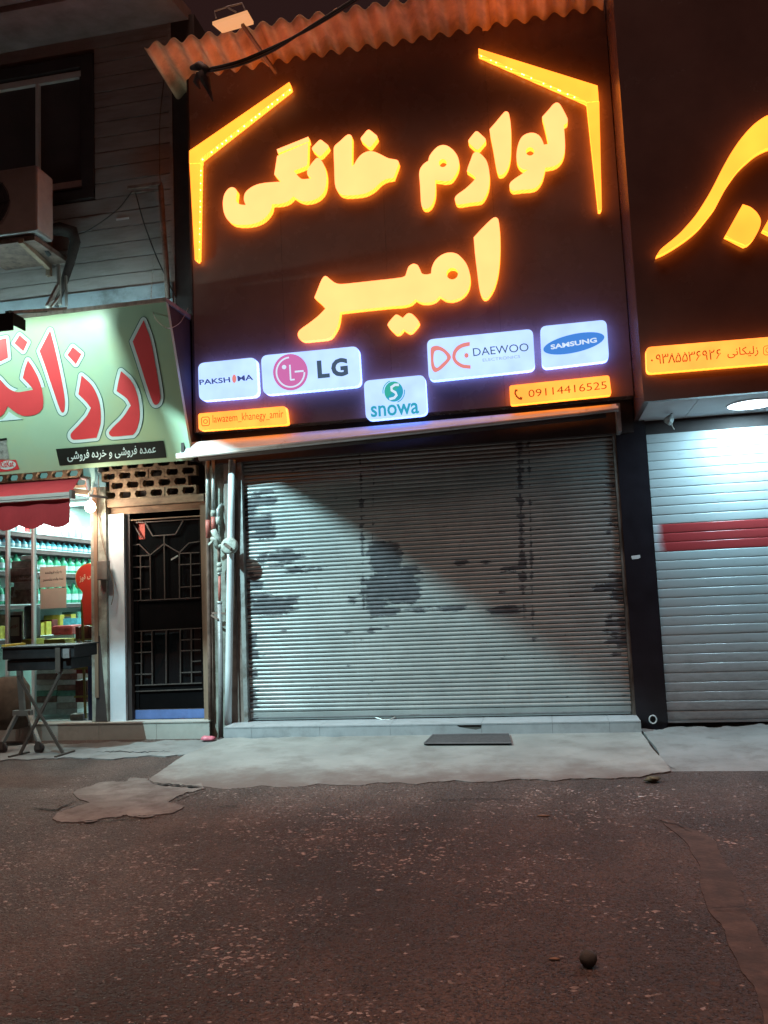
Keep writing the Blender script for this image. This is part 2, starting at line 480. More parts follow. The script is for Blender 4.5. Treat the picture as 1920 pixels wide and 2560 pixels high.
# centre shutter: pale paint flaking off an older grey coat
def shutter_mat():
    m, nt, p = newmat('shutter_paint')
    g = nd(nt, 'ShaderNodeNewGeometry'); sep = nd(nt, 'ShaderNodeSeparateXYZ'); nt.links.new(g.outputs['Position'], sep.inputs[0])
    X, Z = sep.outputs['X'], sep.outputs['Z']
    blobs = []
    def blob(px0, py0, px1, py1, amp=1.0):
        a = at(px0, py0, .05); b = at(px1, py1, .05)
        blobs.append(((a.x+b.x)/2, (a.z+b.z)/2, abs(b.x-a.x)/2, abs(b.z-a.z)/2, amp))
    Zm = lambda x, y: (500 + .663*x, 1060 + .663*y)
    for q in ((160,265,300,310,.8),(170,330,290,430,.8),(165,560,240,630,.9),(165,645,370,715,1.0),(235,480,400,540,.9),(640,450,760,560,1.1),(640,560,830,680,1.2),(640,680,760,720,1.0),(760,540,830,600,.8),
              (330,530,480,560,.8),(1090,685,1210,715,1.0),(760,690,1010,702,.7),(960,515,1020,535,.8),(1060,518,1110,530,.7),(1130,540,1240,560,.8),(970,440,1020,462,.6),(1120,622,1160,645,.7),
              (160,760,230,960,.75),(160,960,230,1110,.6),(1510,720,1640,860,.7),(1540,560,1640,700,.75),(1510,140,1640,560,.45),(560,650,600,680,.7),(640,770,690,790,.7),(1480,600,1560,640,.6),(180,380,260,440,.8)):  # flaked patches; those at the right edge double as the pillar-side shade strip
        a = Zm(q[0], q[1]); b = Zm(q[2], q[3]); blob(a[0], a[1], b[0], b[1], q[4])
    acc = None
    for (bx, bz, rx, rz, amp) in blobs:
        dx = mth(nt, 'DIVIDE', mth(nt, 'SUBTRACT', X, bx), rx * 1.25); dz = mth(nt, 'DIVIDE', mth(nt, 'SUBTRACT', Z, bz), rz * 1.25)
        d2 = mth(nt, 'ADD', mth(nt, 'POWER', mth(nt, 'ABSOLUTE', dx), 3.2), mth(nt, 'POWER', mth(nt, 'ABSOLUTE', dz), 3.2))
        v = mth(nt, 'MULTIPLY', mth(nt, 'MAXIMUM', mth(nt, 'SUBTRACT', 1.25, d2), 0), amp)
        acc = v if acc is None else mth(nt, 'MAXIMUM', acc, v)
    # two worn strips where the straps ran, leaning with the photograph's seam lines
    for (pa, pb, wdt, zl, amp) in (((905,1160),(915,1620),.035,.75,.66), ((938,1160),(930,1620),.022,.75,.5), ((1298,1120),(1312,1640),.045,.75,.85), ((1322,1120),(1336,1700),.025,.4,.6)):
        a = at(pa[0], pa[1], .05); b = at(pb[0], pb[1], .05); k = (b.x-a.x)/(b.z-a.z)
        xc = mth(nt, 'MULTIPLY_ADD', Z, k, a.x - k*a.z)
        d = mth(nt, 'DIVIDE', mth(nt, 'ABSOLUTE', mth(nt, 'SUBTRACT', X, xc)), wdt)
        v = mth(nt, 'MULTIPLY', mth(nt, 'MAXIMUM', mth(nt, 'SUBTRACT', 1.3, d), 0), amp)
        fade = mth(nt, 'MINIMUM', mth(nt, 'MAXIMUM', mth(nt, 'MULTIPLY', mth(nt, 'SUBTRACT', Z, zl), 1.6), 0), 1)
        acc = mth(nt, 'MAXIMUM', acc, mth(nt, 'MULTIPLY', v, fade))
    vv = pos(nt, (1, 1, 7))
    n = noise(nt, 4.0, 9, vv, .74)
    fine = noise(nt, 26, 6, pos(nt, (1, 1, 3)), .7)
    row = mth(nt, 'FLOOR', mth(nt, 'DIVIDE', mth(nt, 'SUBTRACT', Z, .222), .0385))
    cmb = nd(nt, 'ShaderNodeCombineXYZ'); nt.links.new(X, cmb.inputs[0]); nt.links.new(mth(nt, 'MULTIPLY', row, 3.71), cmb.inputs[1])
    nr = noise(nt, 3.2, 5, cmb.outputs[0], .6)
    s = mth(nt, 'ADD', mth(nt, 'MULTIPLY', mth(nt, 'SUBTRACT', n, .5), 1.9), mth(nt, 'MULTIPLY', acc, .62))
    s = mth(nt, 'ADD', s, mth(nt, 'MULTIPLY', mth(nt, 'SUBTRACT', nr, .5), 2.1))
    s = mth(nt, 'ADD', s, mth(nt, 'MULTIPLY', mth(nt, 'SUBTRACT', fine, .5), .35))
    mask = ramp(nt, s, [(.455, (0,0,0)), (.475, (1,1,1))])
    tone = ramp(nt, noise(nt, 2.2, 5, pos(nt, (1, 1, 1.6))), [(.3, (.25, .265, .265)), (.7, (.36, .375, .37))])
    grime = ramp(nt, noise(nt, 9, 8, pos(nt, (3, 1, .5)), .7), [(.5, (0,0,0)), (.75, (.6,.6,.6))])
    tone = mix(nt, grime, tone, (.26, .25, .23))
    under = ramp(nt, noise(nt, 14, 4), [(.3, (.060, .060, .068)), (.7, (.11, .11, .122))])
    nt.links.new(mix(nt, mask, tone, under), p.inputs['Base Color'])
    nt.links.new(mix(nt, mask, (.36,)*3, (.55,)*3), p.inputs['Roughness'])
    p.inputs['Metallic'].default_value = .15
    inv = mth(nt, 'SUBTRACT', 1, mask)
    bump(nt, p, inv, .5, .003)
shutter_mat()
# right shutter: clean enamelled slats with dust low down
for nm, base in (('slat_white', (.47, .51, .53)), ('slat_red', (.42, .05, .055))):
    m, nt, p = newmat(nm)
    g = nd(nt, 'ShaderNodeNewGeometry'); sep = nd(nt, 'ShaderNodeSeparateXYZ'); nt.links.new(g.outputs['Position'], sep.inputs[0])
    d = noise(nt, 7, 7, pos(nt, (1, 1, 3)), .7)
    lowz = mth(nt, 'MAXIMUM', mth(nt, 'MULTIPLY', mth(nt, 'SUBTRACT', .9, sep.outputs['Z']), .35), 0)
    dm = ramp(nt, mth(nt, 'ADD', d, lowz), [(.55, (0,0,0)), (.85, (.7,.7,.7))])
    c = base
    if nm == 'slat_red':   # sprayed stripe that fades out short of the guide
        e = mth(nt, 'ADD', sep.outputs['X'], mth(nt, 'MULTIPLY', noise(nt, 6, 3), .10))
        f = mth(nt, 'MINIMUM', mth(nt, 'MAXIMUM', mth(nt, 'MULTIPLY', mth(nt, 'SUBTRACT', e, 1.035), 14), 0), 1)
        c = mix(nt, f, (.60, .60, .64), base)
    nt.links.new(mix(nt, dm, c, tuple(x*.55 for x in base)), p.inputs['Base Color'])
    p.inputs['Roughness'].default_value = .22

# ground materials
m, nt, p = newmat('asphalt')
v = pos(nt)
big = noise(nt, .55, 6, v, .62); mid = noise(nt, 3.0, 7, v, .68)
c = ramp(nt, big, [(.36, (.072, .047, .042)), (.50, (.140, .090, .076)), (.64, (.25, .158, .125))])
c = mix(nt, ramp(nt, mid, [(.35, (.8,)*3), (.7, (0,)*3)]), c, mix(nt, .5, c, (.022, .018, .018)))
# dust washed out along the foot of the shops
gp_ = nd(nt, 'ShaderNodeNewGeometry'); sp_ = nd(nt, 'ShaderNodeSeparateXYZ'); nt.links.new(gp_.outputs['Position'], sp_.inputs[0])
yb_ = mth(nt, 'ADD', sp_.outputs['Y'], mth(nt, 'MULTIPLY', mth(nt, 'SUBTRACT', noise(nt, 1.3, 7, v, .65), .5), 2.6))
dust = ramp(nt, mth(nt, 'MULTIPLY_ADD', yb_, .25, 1.0), [(.22, (0,)*3), (.42, (.85,)*3), (.62, (.7,)*3), (.8, (.15,)*3)])
c = mix(nt, dust, c, ramp(nt, noise(nt, 5, 6, v), [(.3, (.135, .092, .080)), (.7, (.225, .155, .130))]))
tr_ = ramp(nt, noise(nt, .9, 5, pos(nt, (1.0, .35, 1)), .6), [(.42, (0,)*3), (.60, (.8,)*3)])
c = mix(nt, tr_, c, mix(nt, .75, c, (.030, .022, .021)))
vo = nd(nt, 'ShaderNodeTexVoronoi'); vo.inputs['Scale'].default_value = 75; nt.links.new(v, vo.inputs['Vector'])
stone = ramp(nt, vo.outputs['Distance'], [(.18, (1,)*3), (.42, (0,)*3)])
pick = ramp(nt, vo.outputs['Color'], [(.60, (0,)*3), (.68, (1,)*3)])
sm = mth(nt, 'MULTIPLY', stone, pick)
grit = ramp(nt, noise(nt, 48, 5, v, .75), [(.40, (.75,)*3), (.56, (0,)*3)])
c = mix(nt, grit, c, (.036, .026, .024))
c = mix(nt, mth(nt, 'MULTIPLY', sm, .7), c, (.26, .20, .18))
nt.links.new(c, p.inputs['Base Color'])
nt.links.new(mix(nt, sm, (.62,)*3, (.38,)*3), p.inputs['Roughness'])
hh = mth(nt, 'ADD', mth(nt, 'MULTIPLY', stone, .7), mth(nt, 'ADD', mth(nt, 'MULTIPLY', noise(nt, 70, 5, v), .9), mth(nt, 'MULTIPLY', noise(nt, 14, 5, v), 1.2)))
bump(nt, p, hh, 1.0, .022)
m = pm('concrete', (.245, .245, .235), .8, var=.2, vscale=1.8, dirt=(.15, .14, .13), dscale=2.6, dlow=.48, dhigh=.75, bmp=.25, bscale=70)
nt = m.node_tree; p = nt.nodes['Principled BSDF']; old = p.inputs['Base Color'].links[0].from_socket
gp_ = nd(nt, 'ShaderNodeNewGeometry'); sp_ = nd(nt, 'ShaderNodeSeparateXYZ'); nt.links.new(gp_.outputs['Position'], sp_.inputs[0])
yb_ = mth(nt, 'ADD', sp_.outputs['Y'], mth(nt, 'MULTIPLY', mth(nt, 'SUBTRACT', noise(nt, 3.2, 8, None, .7), .5), 1.5))
ed = ramp(nt, mth(nt, 'MULTIPLY', yb_, -.5), [(.72, (0,)*3), (.98, (.85,)*3)])
c = mix(nt, ed, old, (.125, .095, .085))
tyre = ramp(nt, noise(nt, 2.4, 7, pos(nt, (.45, 1.6, 1)), .68), [(.56, (0,)*3), (.72, (.45,)*3)])
nt.links.new(mix(nt, tyre, c, (.15, .14, .13)), p.inputs['Base Color'])
pm('concrete_old', (.18, .158, .145), .85, var=.3, vscale=2.2, dirt=(.10, .075, .068), dscale=4, dlow=.42, dhigh=.62, bmp=.45, bscale=60)
pm('concrete_grey', (.20, .205, .205), .8, var=.2, vscale=2.4, dirt=(.13, .125, .12), dscale=4, dlow=.5, dhigh=.72, bmp=.35, bscale=70)
pm('trench_fill', (.098, .068, .058), .85, var=.3, vscale=9, dirt=(.050, .036, .033), dscale=7, dlow=.40, dhigh=.58, bmp=.6, bscale=45)
pm('crack', (.012, .010, .010), .95)

# ================================================================== GROUND
def tilt(name, pts, P, n, mat, thick=0.03, kind='structure', n_s=3, jit=0.0, parent=None):
    pl = Plane(P, n); l = smooth_loop(pts, n_s)
    if jit:      # broken outline: two scales of wander plus fine chipping
        q = []
        for i in range(len(l)):
            a, b_ = l[i], l[(i+1) % len(l)]; m_ = max(1, int((b_-a).length/7))
            q += [a.lerp(b_, t_/m_) for t_ in range(m_)]
        ph = [random.uniform(0, 6.28) for _ in range(6)]; s_ = 0; out = []
        for i, p_ in enumerate(q):
            s_ += (p_ - q[i-1]).length if i else 0
            dx = jit*(1.6*sin(s_/31 + ph[0]) + 1.0*sin(s_/13 + ph[1]) + random.uniform(-.5, .5))
            dy = jit*(.6*sin(s_/27 + ph[2]) + .45*sin(s_/11 + ph[3]) + random.uniform(-.28, .28))
            out.append(p_ + Vector((dx, dy)))
        l = out
    o = flat(name, [l], pl, 0, mat, parent, thick)
    if kind: o['kind'] = kind
    return o
UPN = (0, 0, 1)
bm = bmesh.new()
bmesh.ops.create_grid(bm, x_segments=2, y_segments=2, size=60)
me = bpy.data.meshes.new('road'); bm.to_mesh(me); bm.free()
tag(link('road', me, 'asphalt'), kind='structure')

SL_P, SL_N = (0, -.35, .048), (0, -.026, 1)
slab_pts = [(556,1846,1),(1603,1824,1),(1612,1842),(1628,1864),(1645,1884),(1658,1906),(1674,1927,1),(1640,1934),(1606,1941,1),(1560,1942),(1500,1947),(1430,1946),(1392,1950),(1300,1948),(1210,1954),(1120,1952),(1040,1958),
            (960,1957),(880,1962),(800,1961),(740,1967),(660,1965),(600,1972),(545,1970,1),(508,1966,1),(440,1960),(376,1956,1),(370,1946,1),(430,1908),(500,1870),(530,1856)]
tilt('concrete_slab', slab_pts, SL_P, SL_N, 'concrete', .04, n_s=2, jit=2.2)
Q = .5787
tongue = [(640,325),(560,318),(480,332),(420,348),(370,365),(325,385),(338,402),(376,420),(300,446),(252,474),(226,500),(300,512),(400,500),(520,486),(640,484),(740,466),(776,450),(728,428),(770,400),(830,372),(890,362),(860,345),(740,330)]
tilt('concrete_path', [(x*Q, 1760+y*Q) for x, y in tongue], (0, 0, .007), UPN, 'concrete_old', .02, n_s=1, jit=4.5)
tilt('concrete_apron', [(1600,1822,1),(1920,1812,1),(2900,1790,1),(2900,1960),(2300,1990),(2100,1970),(1990,1996),(1930,1972),(1870,1998),(1800,1976),(1740,1978),(1690,1945),(1668,1925),(1640,1880),(1612,1842)], (0, 0, .060), (0, -.036, 1), 'concrete_grey', .07, n_s=2, jit=4)
tilt('kerb_strip', [(-150,1866,1),(200,1858),(430,1852),(566,1848,1),(520,1868),(470,1884),(380,1890),(250,1896),(120,1894),(0,1902),(-150,1905,1)], (0, 0, .010), UPN, 'concrete_grey', .03, n_s=2, jit=2.5)
tilt('trench_strip', [(1650,2046),(1690,2054),(1740,2078),(1768,2090),(1800,2130),(1816,2160),(1846,2200),(1853,2240),(1862,2280),(1890,2318),(1925,2380),(1960,2440),(2000,2530),(2030,2600),(1925,2600),(1906,2540),(1880,2464),(1846,2400),(1820,2358),(1796,2310),(1768,2262),(1756,2210),(1744,2168),(1722,2118),(1690,2076)], (0, 0, .004), UPN, 'trench_fill', .02, n_s=2, jit=3)
def crack(pts, wd, P=(0, 0, .016), n=UPN, jit=3.0):
    out = []
    for i in range(len(pts)-1):
        a, b = Vector(pts[i]), Vector(pts[i+1]); m = max(2, int((b-a).length/6))
        out += [a.lerp(b, j/m) + Vector((random.uniform(-jit, jit), random.uniform(-jit, jit)*.5)) for j in range(m)]
    out.append(Vector(pts[-1]))
    pl = Plane(P, n); k = len(out); ws = [wd*random.uniform(.15, .75)*min(1, .25 + 3*min(i, k-1-i)/k) for i in range(k)]
    A = [pl(p + Vector((0, w_*.5)), .001) for p, w_ in zip(out, ws)]; B = [pl(p - Vector((0, w_*.5)), .001) for p, w_ in zip(out, ws)]
    return MB().add(A + B, [(i, i+1, k+i+1, k+i) for i in range(k-1)]).build('ground_crack', 'crack')
for i, (pts, wd, P, n) in enumerate((([(370,1948),(385,1957),(440,1962),(510,1967)], 8, (0,0,.016), UPN), ([(1612,1842),(1632,1872),(1658,1908),(1690,1924)], 4, (0,0,.064), (0,-.036,1)), ([(240,1880),(300,1878),(345,1881),(425,1877)], 3, (0,0,.012), UPN),
     ([(130,2057),(190,2056),(260,2046),(350,2040),(430,2032)], 4, (0,0,.016), UPN), ([(420,2000),(455,1990),(510,1970)], 4, (0,0,.016), UPN), ([(540,2015),(600,2016)], 3, (0,0,.006), UPN),
     ([(80,2020),(140,2024),(190,2002)], 5, (0,0,.006), UPN), ([(1640,2050),(1690,2060),(1730,2080)], 4, (0,0,.006), UPN), ([(1770,2270),(1840,2268),(1900,2262)], 3, (0,0,.014), UPN), ([(1050,2000),(1200,1996),(1330,1997)], 2, (0,0,.006), UPN),
     ([(900,2082),(1010,2075),(1070,2070)], 2, (0,0,.006), UPN))):
    tag(crack(pts, wd, P, n), kind='structure')
# aggregate standing proud of the worn asphalt
mb = MB()
ex = [(1,0,0),(0,1,0),(-1,0,0),(0,-1,0),(0,0,.55)]
for i in range(20000):
    u = random.random(); Y = -5.25 + 3.6*(u**1.35)
    X = random.uniform(-3.6, 1.7)
    nx = .5 + .5*sin(X*2.1 + 1.3*sin(Y*1.7)) * cos(Y*2.6 + X) + .35*sin(X*7.3+Y*3.1)*sin(Y*6.7-X*2)
    if random.random() > max(.06, nx*nx*1.1): continue
    if Y > -2.1 and -3.4 < X < 1.1: continue
    r = random.uniform(.002, .0075) * (1.5 if random.random() < .15 else 1)
    a = random.gauss(0, .5); sx = random.uniform(.9, 2.2); rz = random.uniform(.45, 1.0)
    vs = []
    for e in ex:
        x = e[0]*r*sx*random.uniform(.8, 1.2); y = e[1]*r*random.uniform(.8, 1.2)
        vs.append((X + x*cos(a) - y*sin(a), Y + x*sin(a) + y*cos(a), .0005 + e[2]*r*rz))
    mb.add(vs, [(0,1,4),(1,2,4),(2,3,4),(3,0,4)])
rg_ = random.Random(11)
mb2 = MB()
for i in range(30000):
    Y = -5.25 + 3.3*rg_.random()**1.5; dd = Y + 7.75
    X = rg_.uniform(-.80*dd, .40*dd)
    r = rg_.uniform(.003, .0085); a = rg_.uniform(0, 6.28); rz = rg_.uniform(.4, .8)
    vs = []
    for e in ex:
        x = e[0]*r*rg_.uniform(.7, 1.5); y = e[1]*r*rg_.uniform(.7, 1.2)
        vs.append((X + x*cos(a) - y*sin(a), Y + x*sin(a) + y*cos(a), .0005 + e[2]*r*rz))
    mb2.add(vs, [(0,1,4),(1,2,4),(2,3,4),(3,0,4)])
tag(mb2.build('asphalt_grit', 'grit'), 'dark brown grit covering the worn asphalt', 'grit', kind='stuff')
st = mb.build('asphalt_stones', 'pebble'); tag(st, 'pale aggregate stones standing out of the worn asphalt', 'stones', kind='stuff')

# ================================================================== CENTRE BUILDING
bld = thing('shop_building', 'narrow shop building behind the black sign and the grey shutter', 'building', (-1.2, .3, 0))
MB().box(-3.45, .9, .30, 6, 0, 6.55).build('wall', 'jamb_wall', bld)
# reveal to the left of the shutter with its green plaster strip
MB().box(-3.23, -3.02, -.02, .30, 0, 3.0).build('wall_strip', 'wall_plaster', bld)
MB().box(-3.02, -2.86, -.06, .30, .0, 3.0).build('jamb', 'jamb_wall', bld)
MB().box(-3.22, .85, -.10, .30, 2.62, 2.98).build('lintel', 'dark_trim', bld)
MB().box(.70, .955, -.04, .60, 0, 3.0).build('pillar', 'pillar_black', bld)

# sign panel: four sheets with open joints
PY = -.25
pan = thing('signboard', 'large black composite sign panel carrying the glowing orange letters', 'sign panel', (-1.2, PY, 2.9))
edges = [-3.215, -2.30, -1.28, -.26, .855]
for i in range(4):
    MB().box(edges[i]+.0008, edges[i+1]-.0008, PY, -.03, 2.915, 6.62).build('sheet', 'panel_clad', pan)
MB().box(edges[0]+.02, edges[-1]-.02, PY+.02, -.02, 2.93, 6.60).build('backing', 'crack', pan)
MB().box(-3.235, -3.217, PY-.006, .28, 2.91, 6.62).build('side_return', 'dark_trim', pan)

# ---- channel letters (outlines read off the sign, on the face plane)
LD = .075
FACE = YP(PY - LD)
def T(ox, oy, s): return lambda p: (ox + p[0]*s, oy + p[1]*s) + tuple(p[2:])
tA = T(540,320,.18083); tB = T(800,300,.14466); tC = T(1030,300,.13261); tD = T(1210,240,.14466); tE = T(720,620,.2170); tG = T(980,530,.18083); tH = T(1620,270,.18083)
def letter(label, bodies, pl=FACE, face='letter_face', ret='letter_return', name='channel_letter', group=None, depth=LD, cat='sign letter'):
    """bodies: list of (part name, [outer loop, holes...]) in photograph pixels"""
    c = sum((p for p in bodies[0][1][0]), Vector((0, 0))) / len(bodies[0][1][0])
    t = thing(name, label, cat, pl(c, -depth), group)
    for nm, loops in bodies:
        f = flat(nm, loops, pl, 0, face, t)
        wall_of('side_return', loops, pl, -.001, depth - .002, ret, f)
    return t
def L(tf, pts): return smooth_loop([tf(p) for p in pts])
def DM(tf, *q): return diamond(*[tf(p) for p in q])
def CI(tf, cx, cy, r):
    c = tf((cx, cy)); e = tf((cx+r, cy)); return circle_loop(c[0], c[1], e[0]-c[0])
G1 = 'letters of the orange lit sign'
ngy = L(tA, [(845,385,1),(1272,200,1),(1262,495),(1245,525),(1075,592,1),(1130,660),(1190,705),(1320,695,1),(1265,650),(1262,590),(1300,520),(1350,455),(1400,412),(1450,440),(1500,530),(1525,650),(1520,780),(1490,880),(1420,960),(1320,1005),(1210,1015),(1130,985),(1070,945,1),(1000,1010),(900,1045),(775,1052,1),(760,1130),(700,1220),(620,1285),(500,1328),(350,1340),(230,1320),(150,1255),(105,1150),(95,1020),(115,920),(160,850),(215,818),(265,835),(288,880),(280,960),(285,1020),(330,1055),(410,1065,1),(385,990),(400,900),(470,830),(570,780),(700,755),(895,742,1),(850,690),(805,640,1)])
letter('leftmost orange letter group of the first line, joined with a long curled tail', [('face', [ngy]), ('upper_stroke', [L(tA, [(840,295,1),(1275,120,1),(1288,185,1),(855,350,1)])]), ('dot', [DM(tA, (1440,150),(1572,255),(1440,402),(1312,285))])], group=G1)
letter('orange letter pair with a tall left stem and a dot, mid first line', [('face', [L(tB, [(500,248),(545,275),(552,330),(548,800,1),(585,775,1),(640,680),(720,590),(830,540),(930,545),(1030,585),(1180,660),(1330,690),(1360,725),(1355,770),(1270,1000,1),(1150,1020),(1050,1075),(930,1190),(780,1270),(600,1298),(430,1302),(350,1275),(280,1190),(255,1080),(245,800),(236,500),(255,445),(350,360),(450,270)])]), ('dot', [DM(tB, (835,150),(1010,290),(862,485),(685,330))])], group=G1)
letter('orange letter with a round holed head and straight tail, first line', [('face', [L(tC, [(330,680),(400,580),(480,505),(570,472),(660,485),(760,550),(840,650),(880,750),(885,850),(855,960),(800,1060),(740,1130),(640,1155),(540,1145),(438,1130,1),(440,1350),(420,1480),(370,1600),(300,1665),(230,1670),(180,1610),(160,1400),(150,1200),(135,1030),(150,930),(200,850),(255,800),(305,772,1)]), CI(tC, 580, 812, 75)])], group=G1)
letter('orange hook-shaped letter under a single diamond dot, first line', [('face', [L(tC, [(1180,610),(1250,612),(1320,660),(1400,760),(1440,880),(1460,1020),(1460,1150),(1440,1290),(1390,1420),(1330,1510),(1270,1540),(1100,1560),(900,1592),(840,1575),(808,1510),(815,1450),(860,1400),(1000,1300),(1130,1180),(1205,1095,1),(1150,1040),(1035,960,1),(1060,870),(1110,740),(1145,645)])]), ('dot', [DM(tC, (1213,190),(1412,372),(1235,580),(1040,405))])], group=G1)
letter('orange upright wedge letter near the right end of the first line', [('face', [L(tD, [(375,265),(420,285),(440,350),(460,480),(468,650),(465,950),(450,1100),(420,1220),(370,1310),(310,1360),(255,1355),(225,1290),(200,1180),(150,880),(110,680),(95,575,1),(200,455),(330,300)])])], group=G1)
letter('rightmost orange letter pair of the first line, with a holed loop', [('face', [L(tD, [(1260,112),(1310,140),(1360,220),(1440,380),(1447,430),(1430,470),(1378,502,1),(1395,700),(1400,900),(1385,1000),(1350,1090),(1290,1165),(1200,1215),(1060,1240,1),(1040,1330),(1010,1430),(960,1520),(900,1580),(820,1608),(650,1622),(510,1638),(460,1610),(438,1550),(460,1490),(530,1430),(650,1350),(760,1275,1),(680,1270),(610,1220),(570,1140),(560,1030),(575,900),(610,780),(660,700),(730,655),(810,635),(890,645),(960,690),(1005,760),(1035,840,1),(1112,828,1),(1090,720),(1050,540),(1005,360,1),(1110,245),(1200,140)]), CI(tD, 795, 957, 72)])], group=G1)
mir = [tE(p) for p in [(430,322),(480,355),(540,400),(600,415),(700,408),(1000,375),(1300,340),(1350,320),(1365,280),(1390,215),(1440,182),(1490,195),(1520,245),(1545,295),(1600,305)]] + \
      [tG(p) for p in [(540,850,1),(550,770),(590,680),(660,610),(740,570),(820,560),(900,580),(970,640),(1030,720),(1070,830),(1080,950),(1060,1050),(1010,1130),(930,1190),(830,1220),(740,1210),(660,1162,1),(600,1220),(520,1250),(430,1252),(370,1235),(325,1207,1),(260,1265),(150,1295),(0,1305)]] + \
      [tE(p) for p in [(900,703),(600,738,1),(590,820),(570,900),(530,975),(490,1025),(440,1045),(300,1060),(180,1068),(125,1040),(112,985),(140,940),(250,860),(350,780),(430,698,1),(380,640),(303,572,1),(340,480),(390,360)]]
letter('long joined orange letter group of the second line, above two dots', [('face', [smooth_loop(mir), CI(tG, 832, 852, 80)]), ('dot_pair', [L(tE, [(1147,885),(1165,850),(1225,780),(1250,766),(1285,780),(1322,805,1),(1365,762),(1390,750),(1430,760),(1490,820),(1508,850),(1500,880),(1430,962),(1400,974),(1370,962),(1330,935,1),(1290,980),(1250,992),(1225,975),(1165,915)])])], group=G1)
letter('orange upright wedge letter starting the second line', [('face', [L(tG, [(1430,72),(1465,95),(1480,160),(1492,300),(1495,500),(1485,700),(1460,880),(1420,1020),(1370,1120),(1310,1190),(1265,1190),(1230,1140),(1205,1050),(1180,850),(1150,600),(1135,420),(1130,350,1),(1250,220),(1380,95)])])], group=G1)
# ---- the two halves of the house outline round the letters
def PV(l): return [Vector(p) for p in l]
lh = letter('left half of the yellow lit roof outline with its gable bar', [('rafter', [PV([(473,377),(723,205),(727,219),(502,396),(501,407),(473,408)])]), ('post', [PV([(473.5,410),(500.5,409),(496,646),(492,652),(487,650)])])], face='bar_face', name='roof_outline', cat='lit outline')
rh = letter('right half of the yellow lit roof outline with its gable bar', [('rafter', [PV([(1196,121),(1494,214),(1497,252),(1467,255),(1462,251),(1196,134)])]), ('post', [PV([(1467,257),(1498,254),(1504.5,520),(1501,526),(1496,525)])])], face='bar_face', name='roof_outline', cat='lit outline')
for (root, a, b, k) in ((lh, (505,400), (728,222), 16), (lh, (502,412), (497,640), 12), (rh, (1200,138), (1452,250), 14)):
    for i in range(k):
        t = (i + random.uniform(.1, .9))/k
        p = FACE((a[0]+(b[0]-a[0])*t, a[1]+(b[1]-a[1])*t), -.018)
        MB().lathe([(.001, -.009), (.009, 0), (.001, .009)], p, 6).build('diode', 'led_spark', root)

# ---- lit brand boxes and contact strips
def rrect(tl, tr, br, bl, r):
    P = PV([tl, tr, br, bl]); o = []
    for i in range(4):
        a, b, c = P[i-1], P[i], P[(i+1) % 4]
        s = b + (a-b).normalized()*r; e = b + (c-b).normalized()*r
        for j in range(6):
            t = j/5; o.append(s*(1-t)**2 + b*2*t*(1-t) + e*t*t)
    return o
BOX = YP(PY - .085)
def lightbox(label, q, r, white=True, pl=BOX, name='light_box'):
    l = rrect(*q, r); c = sum(l, Vector((0, 0)))/len(l)
    t = thing(name, label, 'light box', pl(c, -.085), 'lit boxes under the letters' if pl is BOX else None)
    f = flat('face', [l], pl, 0, 'box_white' if white else 'strip_face', t)
    wall_of('side_return', [l], pl, -.001, .083, 'box_return' if white else 'letter_return', f)
    return t
t3 = T(480,880,.26522); t4 = T(900,780,.39783)
b = lightbox('small white light box at the far left with navy lettering and pink oval', ((495,908),(640,893),(645,990),(498,1002)), 16)
text('lettering', 'PAKSH', BOX, .002, (t3((72,312)), t3((362,285)), t3((66,262))), 'logo_navy', b, .022)
text('lettering', 'MA', BOX, .002, (t3((432,276)), t3((578,262)), t3((426,226))), 'logo_navy', b, .022)
flat('emblem', [circle_loop(*t3((398,252)), 5.2, 10.5)], BOX, .002, 'logo_red', b)
b = lightbox('wide white light box with a pink round face emblem and grey letters', ((652,889),(896,865),(902,964),(658,987)), 17)
c0 = t3((928,190))
disc = flat('emblem', [circle_loop(c0[0], c0[1], 43.5, 45.5, 40)], BOX, .002, 'logo_pink', b)
arc = [(c0[0] + 35*cos(radians(a)), c0[1] + 37*sin(radians(a))) for a in range(0, 272, 8)]
stroke('emblem_line', [t3((968,186)), t3((1030,180)), t3((1052,179))] , 4.5, BOX, .004, 'logo_white', disc)
stroke('emblem_line', arc, 4.0, BOX, .004, 'logo_white', disc)
stroke('emblem_line', [t3((922,120)), t3((930,262))], 4.0, BOX, .004, 'logo_white', disc)
stroke('emblem_line', [t3((926,263)), t3((968,259))], 4.0, BOX, .0045, 'logo_white', disc)
flat('emblem_dot', [circle_loop(*t3((868,142)), 5.5)], BOX, .004, 'logo_white', disc)
text('lettering', 'L', BOX, .002, (t3((1186,250)), t3((1300,239)), t3((1175,83))), 'logo_grey', b, .045)
text('lettering', 'G', BOX, .002, (t3((1318,240)), t3((1474,222)), t3((1306,68))), 'logo_grey', b, .045)
b = lightbox('square white light box with a blue and green swirl, hung lowest', ((909,952),(1062,937),(1068,1036),(915,1051)), 16)
c0 = t4((212,500)); R0 = 23.5
tiltl = radians(-40)
up = [Vector((c0[0] + R0*cos(a), c0[1] + R0*1.08*sin(a))) for a in [tiltl - pi + i*pi/20 for i in range(21)]]
dn = [Vector((c0[0] + R0*cos(a), c0[1] + R0*1.08*sin(a))) for a in [tiltl + i*pi/20 for i in range(21)]]
flat('emblem', [up], BOX, .002, 'logo_green', b); flat('emblem', [dn], BOX, .002, 'logo_teal', b)
S = [(c0[0]+13, c0[1]-17), (c0[0]+3, c0[1]-17), (c0[0]-6, c0[1]-11), (c0[0]-5, c0[1]-3), (c0[0]+4, c0[1]+2), (c0[0]+7, c0[1]+9), (c0[0]+1, c0[1]+16), (c0[0]-11, c0[1]+19)]
stroke('emblem_line', S, 6.5, BOX, .004, 'logo_white', b)
